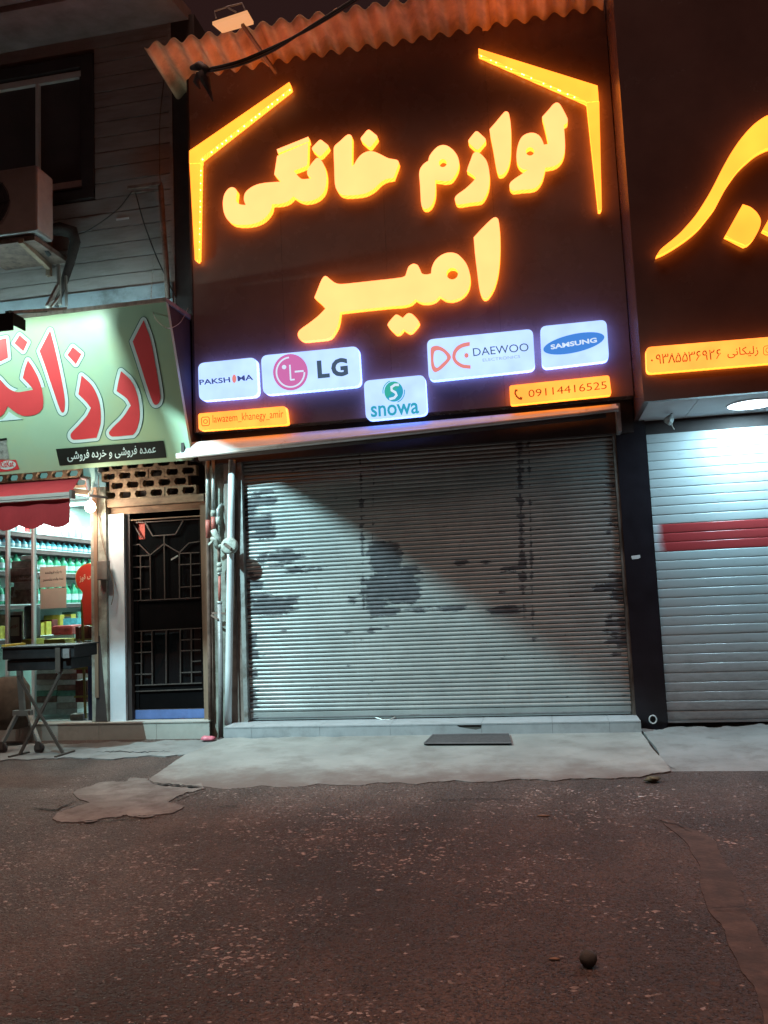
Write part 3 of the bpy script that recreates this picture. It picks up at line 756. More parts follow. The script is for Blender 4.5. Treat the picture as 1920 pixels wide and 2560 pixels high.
stroke('emblem_line', [(c0[0] + 27*cos(radians(a)), c0[1] + 28*sin(radians(a))) for a in range(-10, 75, 8)], 2.2, BOX, .002, 'logo_teal', b)
stroke('emblem_line', [(c0[0] + 27*cos(radians(a)), c0[1] + 28*sin(radians(a))) for a in range(170, 255, 8)], 2.2, BOX, .002, 'logo_green', b)
text('lettering', 'snowa', BOX, .002, (t4((70,662)), t4((372,638)), t4((66,592))), 'logo_teal', b, .018)
b = lightbox('widest white light box with red looped emblem and thin grey lettering', ((1067,849),(1332,822),(1338,924),(1072,952)), 16)
flat('emblem', [L(t4, [(447,225),(480,212),(520,225),(560,260),(572,285),(555,315),(510,360),(470,378),(450,350),(445,290)]), ccw(L(t4, [(468,250),(490,240),(520,250),(545,278),(545,295),(515,325),(485,350),(470,340),(462,300)]), False)], BOX, .002, 'logo_red', b)
flat('emblem', [L(t4, [(690,188,1),(690,212,1),(640,225),(610,250),(600,280),(610,305),(645,328),(695,335,1),(695,357,1),(640,350),(600,325),(580,290),(585,250),(610,215),(650,195)])], BOX, .002, 'logo_red', b)
flat('emblem', [circle_loop(*t4((669,273)), 5.2, 6)], BOX, .002, 'logo_red', b)
text('lettering', 'DAEWOO', BOX, .002, (t4((713,278)), t4((1062,245)), t4((708,228))), 'logo_grey', b, .0)
text('small_lettering', 'ELECTRONICS', BOX, .002, (t4((772,312)), t4((1007,288)), t4((770,294))), 'logo_pale_grey', b, -.005)
b = lightbox('rightmost white light box with a tilted blue ellipse', ((1350,816),(1516,799),(1523,901),(1355,921)), 16)
el = flat('emblem', [circle_loop(*t4((1344,197)), 78, 23, 48, radians(-12.5))], BOX, .002, 'logo_blue', b)
text('lettering', 'SAMSUNG', BOX, .004, (t4((1200,236)), t4((1490,190)), t4((1196,206))), 'logo_white', el, .035)
b = lightbox('yellow lit strip at lower left with an account name', ((495,1034),(713,1015),(719,1060),(497,1076)), 7, False)
icon = [Vector(t3(p)) for p in [(100,615),(152,612),(162,622),(164,682),(155,692),(102,696),(92,686),(90,625)]]
stroke('icon', icon, 1.7, BOX, .002, 'strip_print', b, True)
stroke('icon', circle_loop(*t3((127,655)), 4.8, 4.8, 16), 1.6, BOX, .002, 'strip_print', b, True)
text('lettering', 'lawazem_khanegy_amir', BOX, .002, (t3((196,690)), t3((862,640)), t3((194,596))), 'strip_print', b, -.004)
b = lightbox('yellow lit strip at lower right with a handset and phone number', ((1273,964),(1523,938),(1529,986),(1276,1012)), 7, False)
hs = [t4(p) for p in [(978,492),(974,510),(984,530),(1002,546),(1018,548)]]
stroke('icon', hs, 4.2, BOX, .002, 'strip_print', b)
stroke('icon', [t4((975,490)), t4((990,494))], 4.5, BOX, .0025, 'strip_print', b); stroke('icon', [t4((1004,538)), t4((1020,542))], 4.5, BOX, .0025, 'strip_print', b)
text('lettering', '09114416525', BOX, .002, (t4((1060,537)), t4((1552,482)), t4((1057,490))), 'strip_print', b, -.004)

# ---- rolled awning under the panel
aw = thing('rolled_awning', 'rolled up pale awning hood along the bottom of the sign panel', 'awning', (-1.2, -.4, 2.75))
A0, A1 = at(447, 1137, -.35), at(1546, 1021, -.30); K0, K1 = at(472, 1106, -.257), at(1546, 1010, -.257)
mb = MB(); n = 24; vs = []
for i in range(n+1):
    t = i/n; f = A0.lerp(A1, t); k = K0.lerp(K1, t); s = .004*sin(i*1.9)
    for j in range(5):
        u = j/4; q = k.lerp(f, u) + Vector((0, 0, .02*sin(u*pi) + s*u)); vs.append(q)
mb.add(vs, [(i*5+j, i*5+j+1, (i+1)*5+j+1, (i+1)*5+j) for i in range(n) for j in range(4)])
mb.build('hood', 'awning_sheet', aw, smooth=True)
MB().tube([A0 + Vector((-.02, 0, -.012)), A0.lerp(A1, .5) + Vector((0, 0, -.016)), A1 + Vector((.0, 0, -.010))], [.030, .026, .016], 12).build('front_bar', 'awning_sheet', aw, smooth=True)
MB().tube([A0 + Vector((.15, .14, -.02)), A1 + Vector((-.1, .10, -.02))], .035, 12).build('roller', 'dark_trim', aw, smooth=True)
MB().box(A0.x+.02, A0.x+.05, -.34, -.10, A0.z-.03, K0.z).build('end_bracket', 'dark_trim', aw)
MB().box(.70, .73, -.29, -.10, A1.z-.20, K1.z).build('end_bracket', 'grey_steel', aw)

# ---- centre roller shutter, slat by slat
sh = thing('roller_shutter', 'closed grey roller shutter with flaking paint in the centre shop', 'shutter', (-1.05, -.005, .145))
SX0, SX1, SZ0, PIT = -2.83, .665, .225, .0385
prof = [(0, 0), (-.008, .005), (-.012, .014), (-.0115, .023), (-.006, .032), (.002, .0365)]
def slat_mesh(x0, x1, prof, nm):
    n = 8; mb = MB(); vs = []
    for i in range(n+1):
        x = x0 + (x1-x0)*i/n
        for (y, z) in prof: vs.append((x, y, z))
    k = len(prof)
    mb.add(vs, [(i*k+j, (i+1)*k+j, (i+1)*k+j+1, i*k+j+1) for i in range(n) for j in range(k-1)])
    return mb.mesh(nm, True)
sm_ = slat_mesh(SX0, SX1, prof, 'slat')
for i in range(63):
    o = link('slat', sm_, 'shutter_paint', sh); o.location = (1.05, random.uniform(-.0015, .0015), SZ0 - .145 + i*PIT); o.matrix_parent_inverse = Matrix()
    o.location = (1.05, random.uniform(-.0015, .0015), SZ0 - .145 + i*PIT)
MB().box(SX0, SX1, -.018, .015, .150, SZ0-.004).build('bottom_bar', 'shutter_paint', sh, bevel=.006)
MB().box(SX0, SX1, -.026, -.018, .172, .180).build('bar_ridge', 'grey_steel', sh)
MB().tube([at(940,1794,-.02), at(955,1799,-.05), at(975,1799,-.05), at(988,1793,-.02)], .008, 6).build('handle', 'galv', sh)
MB().box(SX0, SX1, .008, .018, .2, 2.70).build('backing', 'dark_trim', sh)
MB().box(-2.872, -2.832, -.075, .05, .14, 2.72).build('guide_rail', 'galv', sh)
MB().box(.668, .699, -.035, .05, .14, 2.72).build('guide_rail', 'rail', sh)
MB().box(-2.93, -2.915, -.078, -.055, .14, 2.4).build('guide_strip', 'rail', sh)

# ---- centre step of grey tiles
stp = thing('tiled_step', 'grey tiled step under the centre shutter', 'step', (-1.1, -.2, 0))
x0, x1 = -2.965, .705
MB().box(x0+.006, x1-.006, -.344, .2, .0, .128).build('core', 'mortar', stp)
cuts = [x0, -2.70, -2.06, -1.42, -.62, -.02, .45, x1]
for i in range(len(cuts)-1):
    a, bb = cuts[i]+.0012, cuts[i+1]-.0012
    if i == 3:   # the tile with its top corner knocked out
        zt = .126; pts = [(a,.03),(bb,.03),(bb,.095),(bb-.05,.085),(bb-.13,.098),(bb-.19,.11),(bb-.21,zt),(a,zt)]
        vs = [(x, -.356, z) for x, z in pts] + [(x, -.345, z) for x, z in pts]; k = len(pts)
        MB().add(vs, [tuple(range(k)), tuple(reversed(range(k, 2*k)))] + [(j, k+j, k+(j+1)%k, (j+1)%k) for j in range(k)]).build('riser_tile', 'step_tile_grey', stp)
    else: MB().box(a, bb, -.356, -.345, .02, .126).build('riser_tile', 'step_tile_grey', stp)
    MB().box(a, bb, -.358, .055, .129, .141).build('tread_tile', 'step_tile_grey', stp)

mt = thing('door_mat', 'dark rubber mat lying against the centre step', 'mat', (-.75, -.53, .05))
P, N = Vector(SL_P), Vector(SL_N)
mpl = Plane(P, N)
mq = [(1060,1858),(1279,1857),(1272,1834),(1082,1836)]
flat('mat_surface', [[Vector(p) for p in mq]], mpl, .016, 'rubber_mat', mt, .014)
stroke('rim', [Vector(p) for p in mq] + [Vector(mq[0])], 2.6, mpl, .019, 'mat_edge', mt)

# ================================================================== CORRUGATED ROOF, LAMP, CABLES
rf = thing('corrugated_roof', 'corrugated cement roof sheet jutting out over the orange sign', 'roof sheet', (-1.2, -.5, 6.5))
YB, YF = -.02, -.72
xl, xr = -3.46, .84
zb = lambda x: 6.515; zf = lambda x: 6.60
pit = .178
def sheet(xa, xb, dz, nm):
    n = int((xb-xa)/pit*14); vs = []
    for i in range(n+1):
        x = xa + (xb-xa)*i/n; wv = .033*sin(2*pi*x/pit)
        for j in range(7):
            u = j/6; vs.append((x - .02*u*0, YB + (YF-YB)*u, zb(x)*(1-u) + zf(x)*u + wv + dz))
    mb = MB().add(vs, [(i*7+j, (i+1)*7+j, (i+1)*7+j+1, i*7+j+1) for i in range(n) for j in range(6)])
    o = mb.build(nm, 'asbestos', rf, smooth=True)
    sm = o.modifiers.new('thick', 'SOLIDIFY'); sm.thickness = .007
    return o
for i, (a, bb) in enumerate(((xl, -2.3), (-2.34, -1.25), (-1.29, -.18), (-.22, xr))):
    sheet(a, bb, .008*(i % 2), 'roof_sheet')
MB().bar((-.26, -.1, 6.47), (-.23, -.70, 6.70), .025).build('strut', 'asbestos', rf)

fl = thing('flood_lamp', 'flat white panel lamp on a thin arm above the corrugated roof', 'lamp', tuple(at(690, 180, -.3)))
FY = -.95
q = [at(531, 62, FY-.10), at(618, 33, FY-.10), at(634, 61, FY+.12), at(556, 83, FY+.12)]
up_ = Vector((0, 0, .03))
MB().hexa([q[0], q[1], q[2], q[3], q[0]+up_, q[1]+up_, q[2]+up_, q[3]+up_]).build('lamp_panel', 'warm_glow_panel', fl)
MB().bar(at(606, 62, FY), at(690, 182, -.30), .028).build('arm', 'wood', fl)
MB().tube([at(540, 45, FY), at(536, 28, FY), at(566, 18, FY), at(590, 30, FY)], .008, 6).build('bracket', 'grey_steel', fl)
MB().tube([at(566, 18, FY), at(605, 8, FY), at(622, 45, FY)], .008, 6).build('bracket', 'grey_steel', fl)
def cable(name, label, pts, r, mat='black_cable', cat='cable', parent=None, sag=0.0):
    P = [Vector(p) for p in pts]; out = []
    for i in range(len(P)-1):
        for j in range(5):
            t = j/5; out.append(P[i].lerp(P[i+1], t))
    out.append(P[-1])
    for _ in range(3): out = [out[0]] + [(out[i-1] + out[i]*2 + out[i+1])/4 for i in range(1, len(out)-1)] + [out[-1]]
    o = MB().tube(out, r, 6).build(name, mat, parent, smooth=True)
    if label: tag(o, label, cat)
    return o
cb = thing('cable_bundle', 'black cable bundle slung across the corrugated roof edge', 'cable', tuple(at(500, 178, -.8)))
for k, (o1, o2) in enumerate(((0, 0), (7, -3), (-4, 5))):
    cable('cable', None, [at(505, 178+o1*.6, -.80), at(600, 158+o1, -.84), at(690, 118+o1, -.88), at(780, 66+o2, -.95), at(880, 4+o2, -1.0), at(960, -50+o2, -1.05)], .011, parent=cb)
MB().tube([at(478, 170, -.72), at(500, 165, -.78), at(520, 178, -.80), at(512, 195, -.78)], [.02, .045, .04, .02], 8).build('knot', 'black_cable', cb, smooth=True)
MB().tube([at(506, 180, -.78), at(515, 205, -.76), at(522, 225, -.75), at(533, 254, -.74)], [.05, .045, .025, .006], 7).build('rag', 'torn_cloth', cb, smooth=True)
MB().tube([at(498, 185, -.77), at(490, 205, -.70), at(500, 222, -.7)], [.03, .03, .008], 7).build('rag', 'torn_cloth', cb, smooth=True)

# ================================================================== LEFT BUILDING
lb = thing('sided_building', 'dark two storey building clad in horizontal boards on the left', 'building', (-5.5, .1, 0))
MB().box(-9, -3.56, .06, 6, 2.75, 7.7).build('wall', 'dark_trim', lb)
bz = 4.02; k = 0; WX0, WX1 = -6.3, -4.43
# window opening z range
wz0, wz1 = at(215, 465, .0).z, at(215, 175, .0).z
while bz < 7.35:
    z1 = bz + .168
    segs = [(-8.5, -3.535)]
    if z1 > wz0 - .05 and bz < wz1 + .05: segs = [(-8.5, WX0 - .05), (WX1 + .05, -3.535)]
    for (a, c) in segs:
        w_ = random.uniform(-.003, .003)
        MB().hexa([(a, -.020+w_, bz), (c, -.020-w_, bz), (c, .05, bz), (a, .05, bz), (a, -.018+w_, z1-.011), (c, -.018-w_, z1-.011), (c, .05, z1-.011), (a, .05, z1-.011)]).build('board', 'siding', lb)
    bz = z1; k += 1
MB().box(-3.534, -3.50, -.03, .06, 3.9, 7.4).build('corner_trim', 'siding', lb)
MB().box(-3.50, -3.24, -.02, .3, 2.9, 7.4).build('party_wall', 'dark_trim', lb)
# eave
MB().hexa([(-9, -.75, 7.20), (-3.3, -.75, 7.20), (-3.3, .05, 7.36), (-9, .05, 7.36), (-9, -.75, 7.34), (-3.3, -.75, 7.34), (-3.3, .05, 7.5), (-9, .05, 7.5)]).build('eave', 'eave', lb)
MB().hexa([(-9, -1.55, 7.25), (-3.6, -1.55, 7.25), (-3.6, -.76, 7.26), (-9, -.76, 7.26), (-9, -1.55, 7.45), (-3.6, -1.55, 7.45), (-3.6, -.76, 7.5), (-9, -.76, 7.5)]).build('fascia', 'eave', lb)
wn = MB().box(WX0, WX1, .035, .05, wz0, wz1).build('window', 'reflect_grey_glass', lb)
MB().box(WX1-.09, WX1+.045, -.045, .05, wz0-.12, wz1+.14).build('casing', 'dark_trim', wn)
MB().box(WX0, WX1-.09, -.045, .05, wz1+.02, wz1+.14).build('casing', 'dark_trim', wn)
MB().box(WX0, WX1+.045, -.05, .05, wz0-.16, wz0-.06).build('sill', 'dark_trim', wn)
MB().box(WX0, WX1-.09, -.01, .034, wz1-.07, wz1-.0).build('frame_rail', 'window_frame', wn)
MB().box(WX0, WX1-.09, -.01, .034, wz0, wz0+.07).build('frame_rail', 'window_frame', wn)
xm = at(94, 300, 0).x
MB().box(xm-.018, xm+.018, -.012, .033, wz0+.07, wz1-.07).build('frame_stile', 'window_frame', wn)
MB().box(WX1-.125, WX1-.091, -.012, .033, wz0+.07, wz1-.07).build('frame_stile', 'dark_trim', wn)
# flashing band above the green sign
fz0, fz1 = at(300, 768, -.03).z, at(300, 722, -.03).z
MB().box(-9, -3.52, -.05, -.024, fz0-.1, fz1).build('flashing', 'flashing', lb)

# air conditioner
ac = thing('air_conditioner', 'outdoor air conditioner unit beside the upstairs window', 'air conditioner', (-5.05, -.5, 4.93))
MB().box(-5.45, -4.65, -.65, -.37, 4.95, 5.62).build('casing', 'ac_body', ac, bevel=.015)
MB().box(-4.649, -4.643, -.64, -.38, 4.97, 5.60).build('side_panel', 'ac_side', ac)
n = 28; cx, cz = -5.2, 5.29
mb = MB()
for r in (.06, .11, .16, .21, .26):
    mb.tube([(cx + r*cos(2*pi*i/n), -.66, cz + r*sin(2*pi*i/n)) for i in range(n+1)], .004, 4, False)
for i in range(8): mb.bar((cx + .05*cos(i*pi/4), -.66, cz + .05*sin(i*pi/4)), (cx + .27*cos(i*pi/4), -.66, cz + .27*sin(i*pi/4)), .006)
mb.build('fan_grille', 'black_metal', ac)
MB().add([(cx + .25*cos(2*pi*i/n), -.652, cz + .25*sin(2*pi*i/n)) for i in range(n)], [tuple(range(n))]).build('fan_opening', 'black_metal', ac)
MB().box(-5.42, -4.70, -.60, -.02, 4.88, 4.93).build('bracket_shelf', 'rust_pipe', ac)
MB().bar(at(52, 602, -.62), at(122, 668, -.10), .05).build('bracket_brace', 'wood', ac)
MB().bar(at(122, 600, -.05), at(122, 690, -.05), .045).build('bracket_post', 'wood', ac)
hb = thing('pipe_bundle', 'wrapped dark pipe bundle running down from the air conditioner', 'pipes', tuple(at(150, 760, -.1)))
MB().tube([at(120, 575, -.3), at(150, 572, -.2), at(180, 580, -.15), at(188, 605, -.14), at(178, 650, -.14), at(162, 700, -.16), at(140, 765, -.2)], [.05, .07, .07, .055, .045, .04, .03], 9).build('wrapped_pipe', 'torn_cloth', hb, smooth=True)
MB().tube([at(125, 640, -.3), at(110, 618, -.35), at(70, 602, -.5)], .022, 7).build('drain_hose', 'black_cable', hb, smooth=True)
MB().bar(at(146, 662, -.22), at(150, 762, -.30), .03).build('stick', 'old_wood', hb)
MB().bar(at(165, 690, -.22), at(166, 766, -.30), .02).build('stick', 'old_wood', hb)
MB().bar(at(145, 715, -.28), at(118, 768, -.45), .035).build('stick', 'old_wood', hb)
MB().bar(at(150, 740, -.28), at(128, 768, -.5), .02).build('stick', 'old_wood', hb)
cb = thing('conduit_post', 'rusty conduit post with a short top arm at the corner of the boards', 'conduit', tuple(at(420, 745, -.1)))
MB().tube([at(402, 465, -.1), at(408, 560, -.1), at(415, 650, -.1), at(420, 745, -.1)], .028, 7).build('post', 'rust_pipe', cb, smooth=True)
MB().bar(at(320, 470, -.1), at(404, 458, -.1), .03).build('arm', 'rust_pipe', cb)
MB().bar(at(330, 480, -.08), at(400, 474, -.08), .018).build('arm', 'rust_pipe', cb)
cable('hanging_wire', 'thin wire looping below the corner of the green sign top', [at(386, 640, -.15), at(380, 700, -.2), at(376, 760, -.72), at(388, 800, -.80), at(420, 825, -.80), at(452, 808, -.5), at(470, 770, -.28)], .0035, 'valve')
cable('hanging_wire', 'dark wire drooping from the conduit arm across the boards', [at(330, 478, -.06), at(300, 520, -.06), at(258, 552, -.06), at(215, 580, -.08), at(185, 588, -.12)], .005)
cable('hanging_wire', 'dark slack wire running down the boards beside the conduit post', [at(338, 480, -.06), at(360, 560, -.06), at(390, 640, -.07), at(418, 700, -.08), at(440, 745, -.08)], .006)
cable('eave_wire', 'faint wire running up the board corner under the roof sheet', [at(410, 200, -.04), at(398, 300, -.04), at(400, 460, -.06)], .006, 'rust_pipe')
lmp = tag(MB().box(at(290, 549, -.03).x, at(322, 545, -.03).x, -.03, -.024, at(300, 550, -.03).z, at(300, 545, -.03).z).build('metal_plate', 'sticker'), 'small bright metal sliver stuck on the boards', 'plate')

# green sign, leaning out at the top
gs = thing('green_sign', 'pale green sign board with big red letters above the corner grocery', 'sign', (-4.4, -.3, 2.64))
GX = -3.25
gb = Vector((GX, -.28, at(480, 1150, -.28).z)); gt = Vector((GX, -.79, at(415, 755, -.79).z))
gd = (gt - gb); gn = Vector((1, 0, 0)).cross(gd).normalized()
if gn.y > 0: gn = -gn
GP = Plane(gb, gn)
GXL = -6.6
bt = gn * -.05
MB().hexa([Vector((GXL, gb.y, gb.z)), gb, gb + bt, Vector((GXL, gb.y, gb.z)) + bt, Vector((GXL, gt.y, gt.z)), gt, gt + bt, Vector((GXL, gt.y, gt.z)) + bt]).build('board', 'print_green', gs)
MB().add([gb + Vector((-.004, .05, 0)), gt + Vector((-.004, .05, 0)), Vector((GX-.004, -.03, gt.z)), Vector((GX-.004, -.03, gb.z))], [(0,1,2,3)]).build('side_cheek', 'dark_trim', gs)
MB().hexa([Vector((GXL, gt.y-.02, gt.z)), gt + Vector((.01, -.02, 0)), Vector((GX+.01, -.05, gt.z+.02)), Vector((GXL, -.05, gt.z+.02)), Vector((GXL, gt.y-.02, gt.z+.035)), gt + Vector((.01, -.02, .035)), Vector((GX+.01, -.05, gt.z+.06)), Vector((GXL, -.05, gt.z+.06))]).build('top_board', 'old_wood', gs)
t5 = T(0, 680, .31344); t6 = T(0, 840, .18083)
glet = [
 (t5, [(1145,385,1),(1200,540),(1250,800),(1278,980),(1270,1040),(1240,1060),(1215,1030),(1160,870),(1100,680),(1058,555,1)]),
 (t5, [(965,790,1),(1040,860),(1090,960),(1112,1080),(1112,1180),(1085,1270),(1060,1300,1),(900,1313),(878,1303),(870,1280),(900,1240),(980,1160),(1042,1065,1),(1010,1010),(930,950,1),(945,870)]),
 (t5, [(650,825,1),(730,900),(785,1010),(803,1120),(800,1220),(770,1322,1),(590,1338),(565,1320),(565,1290),(620,1230),(690,1150),(725,1085,1),(690,1040),(625,975,1),(640,890)]),
 (t5, [(580,597,1),(648,655,1),(605,735,1),(538,662,1)]),
 (t5, [(400,465,1),(440,620),(490,850),(518,1020),(515,1100),(500,1122),(480,1100),(420,930),(360,750),(315,630,1)]),
 (t6, [(385,335,1),(450,430),(520,560),(575,720),(598,880),(590,990),(540,1060),(460,1095),(330,1105),(220,1060),(105,970,1),(60,1060),(0,1115),(-300,1160,1),(-300,350,1),(0,600),(90,700),(170,755),(250,775),(455,745,1),(430,700),(315,580,1),(345,450)]),
 (t6, [(270,-10,1),(380,85,1),(320,210,1),(200,100,1)]),
 (t6, [(-300,120,1),(85,30,1),(112,300,1),(-300,500,1)]),
]
for tf, pts in glet:
    l = ccw(L(tf, pts))
    o = flat('letter', [l], GP, .0066, 'print_red', gs)
    flat('letter_border', [grow(l, 8.0)], GP, .0044, 'print_white', o)
    flat('letter_outline', [grow(l, 9.8)], GP, .0022, 'print_teal', o)
bd = flat('black_band', [PV([t5((445,1412)), t5((1305,1345)), t5((1328,1480)), t5((475,1545))])], GP, .003, 'print_black', gs)
FRO = '\ufbfd\ufeb7\ufeed\ufeae\ufed3'
text('band_lettering', FRO + ' \ufee9\ufea9\ufeae\ufea7 \ufeed ' + FRO + ' \ufee9\ufeaa\ufee4\ufecb', GP, .006, (t5((540,1518)), t5((1245,1462)), t5((535,1430))), 'print_white', bd, .012)
pk = flat('printed_pack', [PV([t6(p) for p in ((-150,1740),(0,1712),(220,1712),(268,1840),(120,1868),(-150,1890))])], GP, .004, 'print_red', gs)
flat('pack_oval', [circle_loop(*t6((100,1785)), 22, 11, 24, radians(-6))], GP, .006, 'print_white', pk)
text('pack_lettering', 'KitKat', GP, .008, (t6((5,1822)), t6((190,1805)), t6((2,1740))), 'print_red', pk, .02)
flat('printed_tub', [PV([t6(p) for p in ((-150,1440),(0,1420),(92,1408),(100,1440),(88,1480),(130,1700),(-150,1712))])], GP, .004, 'print_kraft', gs)
flat('printed_tub_lid', [PV([t6(p) for p in ((-150,1440),(0,1420),(92,1408),(98,1440),(-150,1470))])], GP, .006, 'print_black', gs)

# flood lamp that lights the green sign: a tray lamp on an arm
lg = thing('sign_flood', 'black box floodlight on an arm in front of the green sign', 'lamp', (-4.3, -1.6, 3.7))
LX, LY, LZ = -4.30, -1.60, 3.70
hw = .07
MB().box(LX+hw, LX+hw+.012, LY-.03, LY+.135, LZ-.76*hw, LZ+.04).build('side_wall', 'lamp_case', lg)
MB().box(LX-hw-.012, LX+hw+.012, LY-.042, LY-.03, LZ-.10, LZ+.04).build('front_wall', 'lamp_case', lg)
MB().box(LX-hw-.012, LX+hw+.012, LY-.042, LY+.11, LZ+.04, LZ+.05).build('top_wall', 'lamp_case', lg)
MB().bar((LX, LY, LZ+.07), (LX-.15, gt.y, gt.z+.05), .03).build('arm', 'black_metal', lg)
MB().bar((LX+.05, LY, LZ+.07), (LX+.05, gt.y, gt.z+.05), .022).build('arm', 'old_wood', lg)
MB().lathe([(.004, -.012), (.016, -.006), (.016, .006), (.004, .012)], (LX, LY, LZ+.026), 10).build('bulb', 'downlight', lg)
def lamp_in(kind, en, col, r):
    d = bpy.data.lights.new('sign_flood_light', kind); d.energy = en; d.color = col; d.shadow_soft_size = r
    o = bpy.data.objects.new('sign_flood_light', d); COL.objects.link(o); o.location = (LX, LY, LZ)
    return d, o
d, o = lamp_in('POINT', 85, (.72, 1.0, .90), .016); o.parent = lg; o.matrix_parent_inverse = lg.matrix_basis.inverted()

lg2 = thing('sign_flood', 'second black box floodlight further left along the green sign', 'lamp', (-5.75, -1.6, 3.7))
MB().box(-5.85, -5.65, LY-.042, LY-.03, LZ-.10, LZ+.04).build('front_wall', 'lamp_case', lg2)
MB().box(-5.85, -5.65, LY-.042, LY+.11, LZ+.04, LZ+.05).build('top_wall', 'lamp_case', lg2)
MB().bar((-5.75, LY, LZ+.07), (-5.85, gt.y, gt.z+.05), .03).build('arm', 'black_metal', lg2)
d, o = lamp_in('POINT', 70, (.70, 1.0, .92), .016); o.location = (-5.75, LY, LZ); o.parent = lg2; o.matrix_parent_inverse = lg2.matrix_basis.inverted()
# pole floodlight at the left of the grocery, just out of the picture
BX, BY, BZ = -4.9, -3.4, 5.0
BL = Vector((BX, BY, BZ))
pf = thing('flood_pole', 'floodlight on a pole to the left of the grocery', 'lamp', (BX-.25, BY-.1, 0))
MB().tube([(BX-.25, BY-.1, 0), (BX-.25, BY-.1, BZ+.12)], .04, 10).build('pole', 'grey_steel', pf)
MB().box(BX-.27, BX+.05, BY-.13, BY-.07, BZ+.12, BZ+.15).build('arm', 'grey_steel', pf)
MB().box(BX-.10, BX+.10, BY-.12, BY-.10, BZ-.08, BZ+.12).build('back_shell', 'lamp_case', pf)
MB().box(BX-.10, BX+.10, BY-.12, BY+.02, BZ+.10, BZ+.12).build('hood', 'lamp_case', pf)
# added unseen barn doors: one cuts the beam aslant, one shields the green sign
on_line = lambda x: Vector((x, 0, 2.374 - .676*(x + 2.51)))
qa = BL + (on_line(-3.5) - BL).normalized()*.46; qb = BL + (on_line(2.2) - BL).normalized()*.24; th = Vector((0, .006, 0)); hgt = Vector((0, 0, .45))
lc = BL + (Vector((-3.2, 0, 1.5)) - BL).normalized() * .30
MB().box(lc.x-.40, lc.x, lc.y-.003, lc.y+.003, BZ-.24, BZ+.25).build('added_barn_door', 'lamp_case', pf)
MB().hexa([qa, qb, qb+th, qa+th, qa+hgt, qb+hgt, qb+hgt+th, qa+hgt+th]).build('added_barn_door', 'lamp_case', pf)
MB().lathe([(.004, -.008), (.010, -.004), (.010, .004), (.004, .008)], (BX, BY-.05, BZ+.02), 10).build('bulb', 'downlight', pf)
d, o = lamp_in('SPOT', 2750, (.56, .94, 1.0), .006); o.location = BL
d.spot_size = radians(72); d.spot_blend = 1.0
o.rotation_euler = (Vector((-2.0, 0, 1.55)) - BL).to_track_quat('-Z', 'Y').to_euler()
o.parent = pf; o.matrix_parent_inverse = pf.matrix_basis.inverted(); o.name = 'pole_flood_light'

# tube lamp lying on the sign's top board, washing the boards above
tl = thing('tube_lamp', 'tube lamp lying on top of the green sign', 'lamp', (-4.9, -.42, gt.z+.07))
MB().tube([(-6.4, -.42, gt.z+.115), (-3.62, -.42, gt.z+.115)], .018, 8).build('tube', 'sign_tube', tl)
MB().box(-6.42, -3.60, -.45, -.39, gt.z+.062, gt.z+.09).build('batten', 'white_alu', tl)

# ---- breeze blocks over the door and over the shop window
def block_mesh():
    w_, h_, d_ = .168, .098, .07
    out = [(-w_/2, -h_/2), (w_/2, -h_/2), (w_/2, h_/2), (-w_/2, h_/2)]
    hole = [(-.066, 0), (-.050, .033), (.050, .033), (.066, 0), (.050, -.033), (-.050, -.033)]
    l2 = [[Vector((x, z, 0)) for x, z in out], [Vector((x, z, 0)) for x, z in hole]]
    tr_ = tessellate_polygon(l2); pts = out + hole
    mb = MB()
    vs = [(x, -d_/2, z) for x, z in pts] + [(x, d_/2, z) for x, z in pts]; n = len(pts)
    fs = [t for t in tr_] + [tuple(i+n for i in reversed(t)) for t in tr_]
    fs += [(i, (i+1) % 4, n + (i+1) % 4, n + i) for i in range(4)] + [(4+i, n+4+i, n+4+(i+1) % 6, 4+(i+1) % 6) for i in range(6)]
    mb.add(vs, fs); me = mb.mesh('block')
    bm = bmesh.new(); bm.from_mesh(me); bmesh.ops.recalc_face_normals(bm, faces=bm.faces); bm.to_mesh(me); bm.free()
    return me
bme = block_mesh()
def screen(label, xa, xb, z0, rows, Y):
    t = thing('breeze_block_screen', label, 'block screen', ((xa+xb)/2, Y, z0))
    for r in range(rows):
        x = xa + .085 + (.084 if r % 2 else 0)
        while x < xb - .06:
            o = link('block', bme, 'block', t); o.matrix_parent_inverse = Matrix()
            o.location = (x - (xa+xb)/2, random.uniform(-.004, .004), .049 + r*.0985); x += .1685
    return t
scn = screen('brown breeze block screen above the black door', -4.33, -3.26, 2.34, 4, .0)
MB().box(-4.36, -3.24, .16, .18, 2.30, 2.80).build('dark_back', 'dark_trim', scn)
scn2 = screen('breeze block screen with teal glass above the shop window', -6.5, -4.45, 2.50, 3, -.02)
MB().box(-6.6, -4.44, .03, .035, 2.48, 2.80).build('glass_back', 'teal_glow_pane', scn2)

